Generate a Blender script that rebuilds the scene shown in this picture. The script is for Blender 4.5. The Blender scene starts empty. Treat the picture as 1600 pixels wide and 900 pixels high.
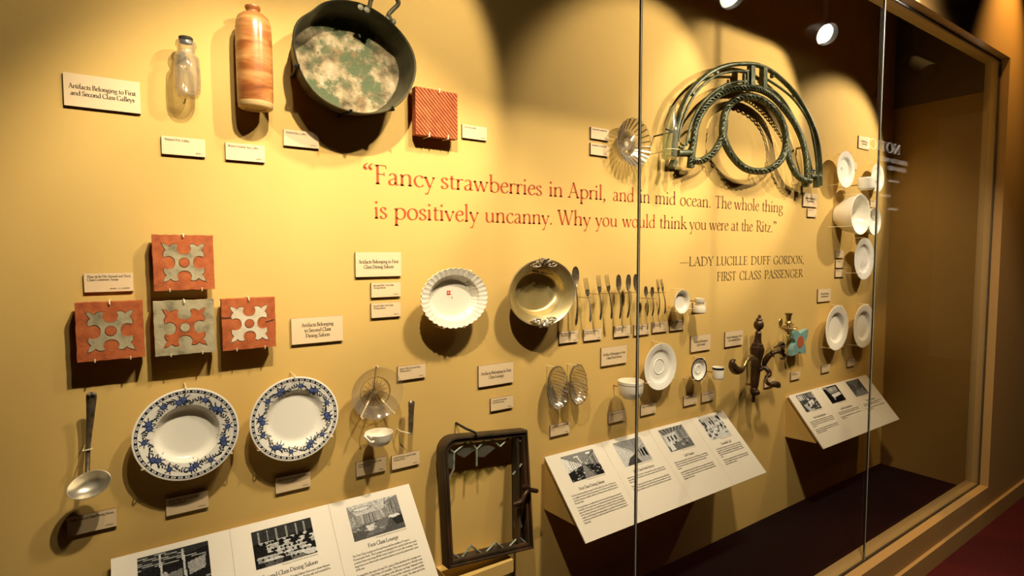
import bpy, math, random
from mathutils import Vector, Matrix
from mathutils.geometry import tessellate_polygon
import numpy as np
random.seed(7)
C = bpy.context.scene.collection
EYE = 1.74                      # eye height above the carpet
F, YAW, PITCH, ROLL, WY = 862.03, 0.595694, 0.061891, -0.0032556, 1.7844   # WY: the case's back wall
GY = 1.20                       # glass plane
R = math.radians

# ------------------------------------------------------------------ camera, world, lights, exposure
_fwd = Vector((math.sin(YAW)*math.cos(PITCH), math.cos(YAW)*math.cos(PITCH), -math.sin(PITCH)))
_r0 = Vector((math.cos(YAW), -math.sin(YAW), 0)); _u0 = _r0.cross(_fwd)
_rt = math.cos(ROLL)*_r0 + math.sin(ROLL)*_u0; _up = -math.sin(ROLL)*_r0 + math.cos(ROLL)*_u0
cd = bpy.data.cameras.new('camera'); cam = bpy.data.objects.new('camera', cd); C.objects.link(cam)
cd.sensor_width = 36; cd.lens = F/1600*36; cd.clip_start = 0.02
m = Matrix((( _rt.x, _up.x, -_fwd.x), (_rt.y, _up.y, -_fwd.y), (_rt.z, _up.z, -_fwd.z))).to_4x4()
m.translation = (0, 0, EYE); cam.matrix_world = m
sc = bpy.context.scene; sc.camera = cam
sc.view_settings.view_transform = 'Standard'; sc.view_settings.look = 'None'
sc.view_settings.gamma = 1; sc.view_settings.use_curve_mapping = False
sc.view_settings.exposure = 0.0
sc.cycles.max_bounces = 8; sc.cycles.transparent_max_bounces = 40; sc.cycles.diffuse_bounces = 3
sc.cycles.glossy_bounces = 4; sc.cycles.sample_clamp_indirect = 4; sc.cycles.use_denoising = True
sc.cycles.caustics_reflective = False; sc.cycles.caustics_refractive = False
wd = bpy.data.worlds.new('world'); sc.world = wd; wd.use_nodes = True
wd.node_tree.nodes['Background'].inputs[0].default_value = (1.0, .68, .28, 1)
wd.node_tree.nodes['Background'].inputs[1].default_value = 0.022
def add_spot(name, loc, aim, power, size, blend, col=(1, .835, .67), rad=.02):
    l = bpy.data.lights.new(name, 'SPOT'); l.energy = power; l.spot_size = R(size); l.spot_blend = blend
    l.color = col; l.shadow_soft_size = rad
    o = bpy.data.objects.new(name, l); C.objects.link(o); o.location = loc
    o.rotation_euler = (Vector(aim)-Vector(loc)).to_track_quat('-Z', 'Y').to_euler(); return o
# track lamps outside the glass: (lamp x, y, z above eye) -> (aim x, y, z above eye), power, cone, blend
LAMPS = [((.22, .72, 1.25), (-.30, WY, .10), 38, 67, .46),
         ((.40, .74, 1.23), (.50, WY, -.60), 172, 78, .50),
         ((1.00, .76, 1.22), (.62, WY, .61), 92, 55, .40),
         ((2.32, .78, 1.195), (1.92, WY, .62), 96, 58, .45),
         ((3.18, .78, 1.205), (2.74, WY, .68), 118, 60, .36),
         ((4.34, .80, 1.235), (3.75, WY, .44), 128, 68, .42)]
for a, b, p, s, bl in LAMPS:
    d = (Vector(b)-Vector(a)).normalized()
    add_spot('track_spot', Vector(a)+Vector((0, 0, EYE))+d*(.012 if a[0] < 3.6 else .135), Vector(b)+Vector((0, 0, EYE)), p, s, bl)
for a, b, p, s, bl in (((1.44, .30, 2.12), (2.10, WY, .05), 540, 91, .25), ((2.80, .30, 2.12), (2.64, WY, -.70), 260, 64, .43)):
    add_spot('ceiling_spot', Vector(a)+Vector((0, 0, EYE)), Vector(b)+Vector((0, 0, EYE)), p, s, bl, rad=.10)
add_spot('wall_washer', (4.40, .80, EYE+2.08), (4.36, 1.15, EYE+1.05), 185, 62, 1.0, (1, .58, .17))
add_spot('aisle_spot', (3.0, -.2, EYE+1.3), (3.6, 1.15, EYE-1.6), 7, 80, .9, (1, .66, .25))

# ------------------------------------------------------------------ projection helpers
def ray(px, py):
    return _fwd + (px-800)/F*_rt - (py-450)/F*_up
def PY(px, py, y):
    d = ray(px, py); t = y/d.y
    return Vector((d.x*t, y, d.z*t+EYE))
def P(px, py, off=0.0):                    # point seen at a pixel, standing `off` in front of the back wall
    return PY(px, py, WY-off)

# ------------------------------------------------------------------ materials
def lin(r, g, b):
    return tuple(((c/255)/12.92 if c/255 <= .04045 else ((c/255+.055)/1.055)**2.4) for c in (r, g, b))
def base_mat(name, col, rough=.5, metal=0.0, spec=.5):
    mt = bpy.data.materials.new(name); mt.use_nodes = True
    b = mt.node_tree.nodes['Principled BSDF']
    b.inputs['Base Color'].default_value = (*col, 1); b.inputs['Roughness'].default_value = rough
    b.inputs['Metallic'].default_value = metal; b.inputs['Specular IOR Level'].default_value = spec
    return mt
def noise_mat(name, stops, scale=8, rough=.5, metal=0, detail=6, bump=0.0, bscale=None, spec=.4, stretch=(1, 1, 1), dist=0):
    mt = base_mat(name, stops[0][1], rough, metal, spec); nt = mt.node_tree; N = nt.nodes; L = nt.links
    tc = N.new('ShaderNodeTexCoord'); mp = N.new('ShaderNodeMapping'); mp.inputs['Scale'].default_value = stretch
    L.new(tc.outputs['Object'], mp.inputs['Vector'])
    n = N.new('ShaderNodeTexNoise'); n.inputs['Scale'].default_value = scale; n.inputs['Detail'].default_value = detail
    n.inputs['Distortion'].default_value = dist
    L.new(mp.outputs['Vector'], n.inputs['Vector'])
    cr = N.new('ShaderNodeValToRGB'); e = cr.color_ramp.elements
    while len(e) < len(stops): e.new(.5)
    for el, (p, c) in zip(e, stops): el.position = p; el.color = (*c, 1)
    L.new(n.outputs['Fac'], cr.inputs['Fac']); L.new(cr.outputs['Color'], N['Principled BSDF'].inputs['Base Color'])
    if bump:
        n2 = N.new('ShaderNodeTexNoise'); n2.inputs['Scale'].default_value = bscale or scale*6; n2.inputs['Detail'].default_value = 5
        L.new(mp.outputs['Vector'], n2.inputs['Vector'])
        bp = N.new('ShaderNodeBump'); bp.inputs['Strength'].default_value = bump; bp.inputs['Distance'].default_value = .003
        L.new(n2.outputs['Fac'], bp.inputs['Height']); L.new(bp.outputs['Normal'], N['Principled BSDF'].inputs['Normal'])
    return mt
def glass_mat(name, tint, rough=.03, f0=.04, fmax=1.0, edge=None, power=5, haze=0):
    """Clear glass: see-through, with a Schlick reflection; `edge` darkens where one looks along the wall of the glass."""
    mt = bpy.data.materials.new(name); mt.use_nodes = True; nt = mt.node_tree; N = nt.nodes; L = nt.links
    for n in list(N): N.remove(n)
    out = N.new('ShaderNodeOutputMaterial'); mix = N.new('ShaderNodeMixShader')
    tr = N.new('ShaderNodeBsdfTransparent'); gl = N.new('ShaderNodeBsdfGlossy')
    tr.inputs['Color'].default_value = (*tint, 1); gl.inputs['Roughness'].default_value = rough
    g = N.new('ShaderNodeNewGeometry'); dp = N.new('ShaderNodeVectorMath'); dp.operation = 'DOT_PRODUCT'
    L.new(g.outputs['Incoming'], dp.inputs[0]); L.new(g.outputs['Normal'], dp.inputs[1])
    def M(op, a, b=None):
        n = N.new('ShaderNodeMath'); n.operation = op
        for i, v in enumerate((a, b)):
            if v is None: continue
            if isinstance(v, (int, float)): n.inputs[i].default_value = v
            else: L.new(v, n.inputs[i])
        return n.outputs[0]
    inv = M('SUBTRACT', 1.0, M('ABSOLUTE', dp.outputs['Value']))
    fr = M('ADD', M('MULTIPLY', M('POWER', inv, power), fmax-f0), f0)
    L.new(fr, mix.inputs[0])
    if edge:
        mc = N.new('ShaderNodeMix'); mc.data_type = 'RGBA'
        L.new(M('POWER', inv, 1.6), mc.inputs[0]); mc.inputs[6].default_value = (*tint, 1); mc.inputs[7].default_value = (*edge, 1)
        L.new(mc.outputs[2], tr.inputs['Color'])
    body = tr.outputs[0]
    if haze:    # old glass scatters a little light
        df = N.new('ShaderNodeBsdfDiffuse'); df.inputs[0].default_value = (.92, .90, .80, 1); hz = N.new('ShaderNodeMixShader')
        L.new(M('ADD', M('MULTIPLY', M('POWER', inv, 1.5), haze*2.5), haze), hz.inputs[0]); L.new(body, hz.inputs[1]); L.new(df.outputs[0], hz.inputs[2]); body = hz.outputs[0]
    L.new(body, mix.inputs[1]); L.new(gl.outputs[0], mix.inputs[2]); L.new(mix.outputs[0], out.inputs[0])
    return mt
def emit_mat(name, col, s):
    mt = bpy.data.materials.new(name); mt.use_nodes = True; nt = mt.node_tree
    for n in list(nt.nodes): nt.nodes.remove(n)
    o = nt.nodes.new('ShaderNodeOutputMaterial'); e = nt.nodes.new('ShaderNodeEmission')
    e.inputs[0].default_value = (*col, 1); e.inputs[1].default_value = s; nt.links.new(e.outputs[0], o.inputs[0]); return mt
WALLC = (.60, .40, .118)
def crust_mat():
    """pale mineral crust with verdigris patches and dark pits"""
    mt = noise_mat('verdigris_crust', [(.30, (.045, .04, .02)), (.42, (.16, .125, .065)), (.55, (.30, .24, .13)), (.72, (.42, .35, .22))], 26, .85, 0, 15, 1.0, 150, .15)
    nt = mt.node_tree; N = nt.nodes; L = nt.links; b = N['Principled BSDF']
    cur = b.inputs['Base Color'].links[0].from_socket; tc = [n for n in N if n.type == 'TEX_COORD'][0]
    def layer(cur, scale, lo, hi, col, det=10, seed=0):
        mp = N.new('ShaderNodeMapping'); mp.inputs['Location'].default_value = (seed, seed*1.7, -seed); L.new(tc.outputs['Object'], mp.inputs['Vector'])
        n = N.new('ShaderNodeTexNoise'); n.inputs['Scale'].default_value = scale; n.inputs['Detail'].default_value = det; n.inputs['Roughness'].default_value = .68; L.new(mp.outputs[0], n.inputs['Vector'])
        r = N.new('ShaderNodeMapRange'); r.inputs[1].default_value = lo; r.inputs[2].default_value = hi; L.new(n.outputs['Fac'], r.inputs[0])
        mx = N.new('ShaderNodeMix'); mx.data_type = 'RGBA'; L.new(r.outputs[0], mx.inputs[0]); L.new(cur, mx.inputs[6]); mx.inputs[7].default_value = (*col, 1); return mx.outputs[2]
    cur = layer(cur, 6.5, .50, .56, (.085, .105, .050), 12, 3.1)
    cur = layer(cur, 11, .60, .70, (.20, .13, .06), 10, 7.7)
    cur = layer(cur, 45, .62, .72, (.03, .035, .018), 8, 1.3)
    L.new(cur, b.inputs['Base Color']); return mt
M = dict(
    wall=noise_mat('wall_paint', [(.3, tuple(c*.97 for c in WALLC)), (.7, tuple(c*1.03 for c in WALLC))], 3, .75, 0, 4, .06, 260, .2),
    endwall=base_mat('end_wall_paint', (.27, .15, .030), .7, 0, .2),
    upper=base_mat('upper_shade_tone', (.11, .065, .02), .7, 0, .2),  # shade at the top of the end wall, put into the colour
    trim=base_mat('frame_paint', (.42, .28, .10), .55), outer=base_mat('gallery_wall_paint', (.30, .165, .040), .7),
    carpet=noise_mat('black_carpet', [(.3, (.0012, .0009, .0006)), (.7, (.0025, .002, .0012))], 200, .95, 0, 2, .3, 400, .1),
    red=noise_mat('red_carpet', [(.3, (.035, .004, .003)), (.7, (.06, .007, .005))], 120, .95, 0, 2, .3, 300, .1),
    dark=base_mat('dark_ceiling', (.02, .014, .008), .8), gasket=base_mat('black_gasket', (.004, .004, .004), .5),
    edgeglass=base_mat('polished_glass_edge', (.42, .42, .30), .3),
    card=base_mat('cream_card', (.70, .53, .30), .65), cardedge=base_mat('card_core', (.18, .11, .05), .8),
    board=base_mat('ivory_board', (.60, .55, .43), .55), ink=base_mat('black_ink', (.008, .008, .007), .8, 0, .05),
    rust=noise_mat('rust_vinyl', [(.3, (.36, .055, .009)), (.7, (.42, .070, .012))], 3, .6, 0, 2), rustbrown=base_mat('rust_vinyl_reflected', (.20, .060, .010), .6),  # second vinyl: same rust with the glass reflection's browning put into the colour
    olive=base_mat('olive_vinyl', (.115, .062, .012), .6),
    ruleline=base_mat('grey_rule', (.42, .36, .25), .7),
    china=base_mat('white_china', (.90, .86, .72), .18), chinaedge=base_mat('bare_china', (.55, .45, .30), .6),
    cream=base_mat('cream_china', (.80, .74, .58), .22),
    stained=noise_mat('stained_china', [(.35, (.83, .80, .70)), (.62, (.80, .76, .64)), (.75, (.5, .42, .28))], 30, .25, 0, 8),
    blue=base_mat('blue_print', (.030, .048, .15), .3), bluedark=base_mat('navy_print', (.012, .020, .040), .3),
    bluelight=base_mat('pale_blue_print', (.14, .20, .36), .3), navy=base_mat('navy_band', (.01, .012, .035), .25),
    silver=noise_mat('worn_silver', [(.3, (.66, .60, .46)), (.7, (.82, .76, .60))], 30, .34, .85, 5),
    tarnish=noise_mat('tarnished_silver', [(.3, (.18, .13, .075)), (.7, (.44, .36, .23))], 60, .38, .85, 5),
    goldsilver=noise_mat('gold_reflection_silver', [(.25, (.46, .33, .11)), (.5, (.60, .47, .19)), (.75, (.70, .60, .32))], 9, .34, .78, 6),  # gold tone puts the warm reflection into the silver's base colour
    copper=base_mat('copper_stain', (.50, .16, .05), .4, .8),
    terra=noise_mat('terracotta', [(.28, (.27, .060, .013)), (.5, (.40, .095, .021)), (.75, (.48, .135, .036))], 42, .75, 0, 7, .3),
    terradark=noise_mat('fired_terracotta', [(.3, (.30, .055, .014)), (.7, (.40, .085, .022))], 30, .75, 0, 6, .3),
    buff=noise_mat('buff_clay', [(.30, (.12, .10, .05)), (.48, (.33, .28, .155)), (.75, (.44, .38, .23))], 26, .75, 0, 8, .35),
    paleclay=noise_mat('pale_clay', [(.2, (.36, .30, .18)), (.5, (.62, .53, .36)), (.8, (.70, .62, .45))], 25, .75, 0, 8, .3),
    groove=base_mat('dark_groove', (.09, .028, .010), .9),
    stone=noise_mat('salt_glazed_stoneware', [(.28, (.15, .042, .010)), (.45, (.30, .105, .026)), (.58, (.44, .21, .065)), (.75, (.54, .33, .13))], 7, .24, 0, 6, 0, None, .6, (.9, .9, 3.6), .9),
    stonebase=base_mat('bare_stoneware', (.52, .36, .14), .5),
    pan=noise_mat('blackened_copper', [(.3, (.030, .027, .013)), (.6, (.085, .075, .036)), (.8, (.17, .14, .07))], 14, .5, .25, 8, .35),
    panfloor=crust_mat(),
    bronze=noise_mat('green_bronze', [(.3, (.028, .032, .014)), (.55, (.070, .080, .038)), (.8, (.17, .18, .09))], 26, .42, .35, 6, .5, 120),
    brown=noise_mat('brown_bronze', [(.3, (.030, .016, .008)), (.6, (.075, .040, .017)), (.8, (.20, .12, .05))], 20, .36, .55, 6, .4, 90),
    brass=noise_mat('worn_brass', [(.3, (.16, .11, .035)), (.7, (.45, .34, .14))], 30, .35, .9, 5),
    wood=noise_mat('dark_wet_wood', [(.3, (.012, .009, .005)), (.5, (.035, .022, .010)), (.65, (.075, .034, .014)), (.8, (.16, .07, .026))], 12, .45, 0, 7, .4, 60, .4, (1, 1, .3)),
    came=noise_mat('verdigris_lead', [(.3, (.10, .125, .085)), (.7, (.28, .32, .23))], 60, .5, .2, 5),
    sky=noise_mat('turquoise_glaze', [(.3, (.13, .27, .25)), (.7, (.24, .40, .36))], 50, .35, 0, 6), sienna=base_mat('sienna_glaze', (.40, .10, .03), .5),
    white=base_mat('white_mark', (.8, .76, .62), .5), redmark=base_mat('red_pennant', (.60, .07, .02), .4), greymark=base_mat('grey_mark', (.10, .10, .08), .5),
    cork=noise_mat('black_cork', [(.3, (.012, .010, .006)), (.7, (.05, .04, .025))], 80, .9, 0, 5, .5),
    clip=base_mat('clear_clip', (.85, .72, .45), .3), pin=base_mat('brass_pin', (.30, .20, .07), .4, .8),
    steel=base_mat('black_track', (.015, .015, .014), .5, .4),
    acrylic=glass_mat('clear_acrylic', (.97, .95, .90), .05, .05, .5),
    pane=glass_mat('case_glass', (.975, .975, .955), .012, .035, .9),
    clear=glass_mat('clear_glass', (.985, .98, .96), .08, .06, .9, (.66, .60, .46), 2.6, .045),
    press=glass_mat('pressed_glass', (.97, .96, .92), .18, .12, .95, (.76, .71, .58), 1.8, .045), ribglass=glass_mat('glass_ridge', (.70, .62, .45), .12, .10, .95, (.38, .31, .18), 2.0, .02),  # ridge glass: dark tint puts the refraction contrast into the colour
    green=glass_mat('pale_green_glass', (.93, .96, .87), .07, .08, .8, (.50, .60, .40), 2.6, .035),
    lampface=emit_mat('lamp_face', (1, .93, .75), 30), signlit=emit_mat('backlit_letters', (1, .86, .66), 2.4), dimface=emit_mat('dimmed_lamp_face', (1, .85, .6), .25), black=base_mat('deepened_can_black', (.003, .003, .003), .9),
)
# ------------------------------------------------------------------ mesh builder
class MB:
    """collects faces in world coordinates; build() links them as one mesh object"""
    def __init__(s): s.v = []; s.f = []; s.mi = []; s.cur = 0; s.col = None
    def vert(s, p): s.v.append(tuple(p)); return len(s.v)-1
    def face(s, ids): s.f.append(tuple(ids)); s.mi.append(s.cur)
    def poly(s, pts): s.face([s.vert(p) for p in pts])
    def box(s, a, b):
        x0, y0, z0 = a; x1, y1, z1 = b
        i = [s.vert(p) for p in ((x0,y0,z0),(x1,y0,z0),(x1,y1,z0),(x0,y1,z0),(x0,y0,z1),(x1,y0,z1),(x1,y1,z1),(x0,y1,z1))]
        for q in ((0,3,2,1),(4,5,6,7),(0,1,5,4),(1,2,6,5),(2,3,7,6),(3,0,4,7)): s.face([i[k] for k in q])
    def surf(s, nu, nv, fn, cu=False, cv=False):
        g = [[s.vert(fn(i/(nu if cu else nu-1), j/(nv if cv else nv-1))) for j in range(nv)] for i in range(nu)]
        for i in range(nu if cu else nu-1):
            for j in range(nv if cv else nv-1):
                s.face((g[i][j], g[(i+1)%nu][j], g[(i+1)%nu][(j+1)%nv], g[i][(j+1)%nv]))
        return g
    def lathe(s, c, prof, n=48, axis='y', sx=1, sz=1, wob=None, d=None):
        """prof: (radius, height) pairs; axis 'y': height points out of the wall (-y); 'z': up; d: any direction"""
        c = Vector(c)
        if d is not None:
            w = Vector(d).normalized(); a = w.orthogonal().normalized(); b = w.cross(a)
        elif axis == 'y': w, a, b = Vector((0,-1,0)), Vector((sx,0,0)), Vector((0,0,sz))
        else: w, a, b = Vector((0,0,1)), Vector((sx,0,0)), Vector((0,sz,0))
        rings = []
        for k, (r, h) in enumerate(prof):
            if r < 1e-6: rings.append([s.vert(c+w*h)]); continue
            ring = []
            for i in range(n):
                t = 2*math.pi*i/n; rr = r*(wob(t, r, k) if wob else 1)
                ring.append(s.vert(c + a*(rr*math.cos(t)) + b*(rr*math.sin(t)) + w*h))
            rings.append(ring)
        for p, q in zip(rings, rings[1:]):
            for i in range(n):
                j = (i+1) % n
                if len(p) == 1 and len(q) == 1: continue
                if len(p) == 1: s.face((p[0], q[i], q[j]))
                elif len(q) == 1: s.face((p[i], p[j], q[0]))
                else: s.face((p[i], p[j], q[j], q[i]))
    def tube(s, path, r, n=10, caps=True, flat=None, closed=False):
        """round (or flat=(a,b): elliptical, b along -y) bar along a path; r one value or one per point"""
        path = [Vector(p) for p in path]; k = len(path); rings = []
        prev = None
        for i, p in enumerate(path):
            if closed: t = path[(i+1) % k]-path[i-1]
            else: t = path[min(i+1, k-1)]-path[max(i-1, 0)]
            t = t.normalized() if t.length > 1e-9 else Vector((0,0,1))
            if flat: b = Vector((0,-1,0)); a = t.cross(b)
            else:
                a = (prev - t*prev.dot(t)) if prev is not None else t.orthogonal()
                b = None
            a = a.normalized() if a.length > 1e-6 else t.orthogonal().normalized()
            if b is None or abs(b.dot(t)) > .9: b = t.cross(a)
            prev = a
            rr = r[i] if isinstance(r, (list, tuple)) else r
            fa, fb = flat if flat else (1, 1)
            rings.append([s.vert(p + a*(rr*fa*math.cos(2*math.pi*q/n)) + b*(rr*fb*math.sin(2*math.pi*q/n))) for q in range(n)])
        m_ = k if closed else k-1
        for i in range(m_):
            for q in range(n): s.face((rings[i][q], rings[i][(q+1)%n], rings[(i+1)%k][(q+1)%n], rings[(i+1)%k][q]))
        if caps and not closed:
            s.face(rings[0][::-1]); s.face(rings[-1])
    def bar(s, path, w, y0, y1, closed=False):
        """rectangular bar: follows a path in x,z, `w` wide, from depth y0 to y1"""
        k = len(path); g = []
        for i in range(k):
            a = path[(i-1) % k] if closed or i else path[0]; b = path[(i+1) % k] if closed or i < k-1 else path[-1]
            t = Vector((b[0]-a[0], 0, b[2]-a[2])).normalized(); nrm = Vector((-t.z, 0, t.x)); ww = (w[i] if isinstance(w, (list, tuple)) else w)/2
            p = Vector(path[i])
            g.append([s.vert((p.x+nrm.x*e*ww, y, p.z+nrm.z*e*ww)) for e, y in ((-1, y0), (1, y0), (1, y1), (-1, y1))])
        for i in range(k if closed else k-1):
            for q in range(4): s.face((g[i][q], g[i][(q+1)%4], g[(i+1)%k][(q+1)%4], g[(i+1)%k][q]))
        if not closed: s.face(g[0][::-1]); s.face(g[-1])
    def prism(s, pts, y0, y1):
        """outline in x,z (counter-clockwise seen from the front) extruded from y0 (back) to y1 (front)"""
        a = [s.vert((x, y0, z)) for x, z in pts]; b = [s.vert((x, y1, z)) for x, z in pts]; n = len(pts)
        for tr in tessellate_polygon([[Vector((x, z, 0)) for x, z in pts]]): s.face([b[i] for i in tr]); s.face([a[i] for i in tr][::-1])
        for i in range(n): s.face((a[i], a[(i+1)%n], b[(i+1)%n], b[i]))
    def build(s, name, mats, parent=None, smooth=True, ang=38):
        base = Vector((0,0,0)); o = parent
        while o is not None: base += o.location; o = o.parent
        if not s.v: raise RuntimeError('empty mesh '+name)
        me = bpy.data.meshes.new(name); me.from_pydata([(x-base.x, y-base.y, z-base.z) for x, y, z in s.v], [], s.f)
        for mt in (mats if isinstance(mats, (list, tuple)) else [mats]): me.materials.append(mt)
        me.polygons.foreach_set('material_index', s.mi)
        if smooth:
            me.polygons.foreach_set('use_smooth', [True]*len(s.f)); me.set_sharp_from_angle(angle=R(ang))
        if s.col:
            at = me.color_attributes.new('print', 'FLOAT_COLOR', 'CORNER'); buf = []
            for q in me.polygons: buf += [*s.col[q.index], 1]*q.loop_total
            at.data.foreach_set('color', buf)
        me.update()
        o = bpy.data.objects.new(name, me); C.objects.link(o)
        if parent: o.parent = parent
        return o
def tag(o, label, cat, group=None, kind=None):
    if label: o['label'] = label
    if cat: o['category'] = cat
    if group: o['group'] = group
    if kind: o['kind'] = kind
    return o
def thing(name, label, cat, loc, group=None):
    o = bpy.data.objects.new(name, None); C.objects.link(o); o.location = loc; o.empty_display_size = .02
    return tag(o, label, cat, group)
def struct(name, mb, mats, smooth=False):
    o = mb.build(name, mats, None, smooth); o['kind'] = 'structure'; return o
def spline(pts, n=6, closed=False):
    pts = [Vector(p) for p in pts]; k = len(pts); out = []
    for i in range(k if closed else k-1):
        g = lambda j: pts[j % k] if closed else pts[max(0, min(k-1, j))]
        a, b, c, d = g(i-1), g(i), g(i+1), g(i+2)
        for q in range(n):
            t = q/n
            out.append(.5*((2*b)+(c-a)*t+(2*a-5*b+4*c-d)*t*t+(3*b-a-3*c+d)*t**3))
    if not closed: out.append(pts[-1])
    return out
def clip(parent, cx, cz, rx, rz, ang, off, mat='clip', name='mounting_clip'):
    a = R(ang); ca, sa = math.cos(a), math.sin(a)
    mb = MB(); q = lambda k, y: (cx+(rx+k)*ca, y, cz+(rz+k)*sa)
    mb.tube([q(.004, WY), q(.004, WY-off-.004), q(.001, WY-off-.007), q(-.007, WY-off-.006)], .0016, 6)
    return mb.build(name, M[mat], parent)
def pin(parent, x, z, off, r=.003, mat='pin', name='mounting_pin'):
    mb = MB(); mb.tube([(x, WY, z), (x, WY-off, z)], r, 8); return mb.build(name, M[mat], parent)
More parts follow.
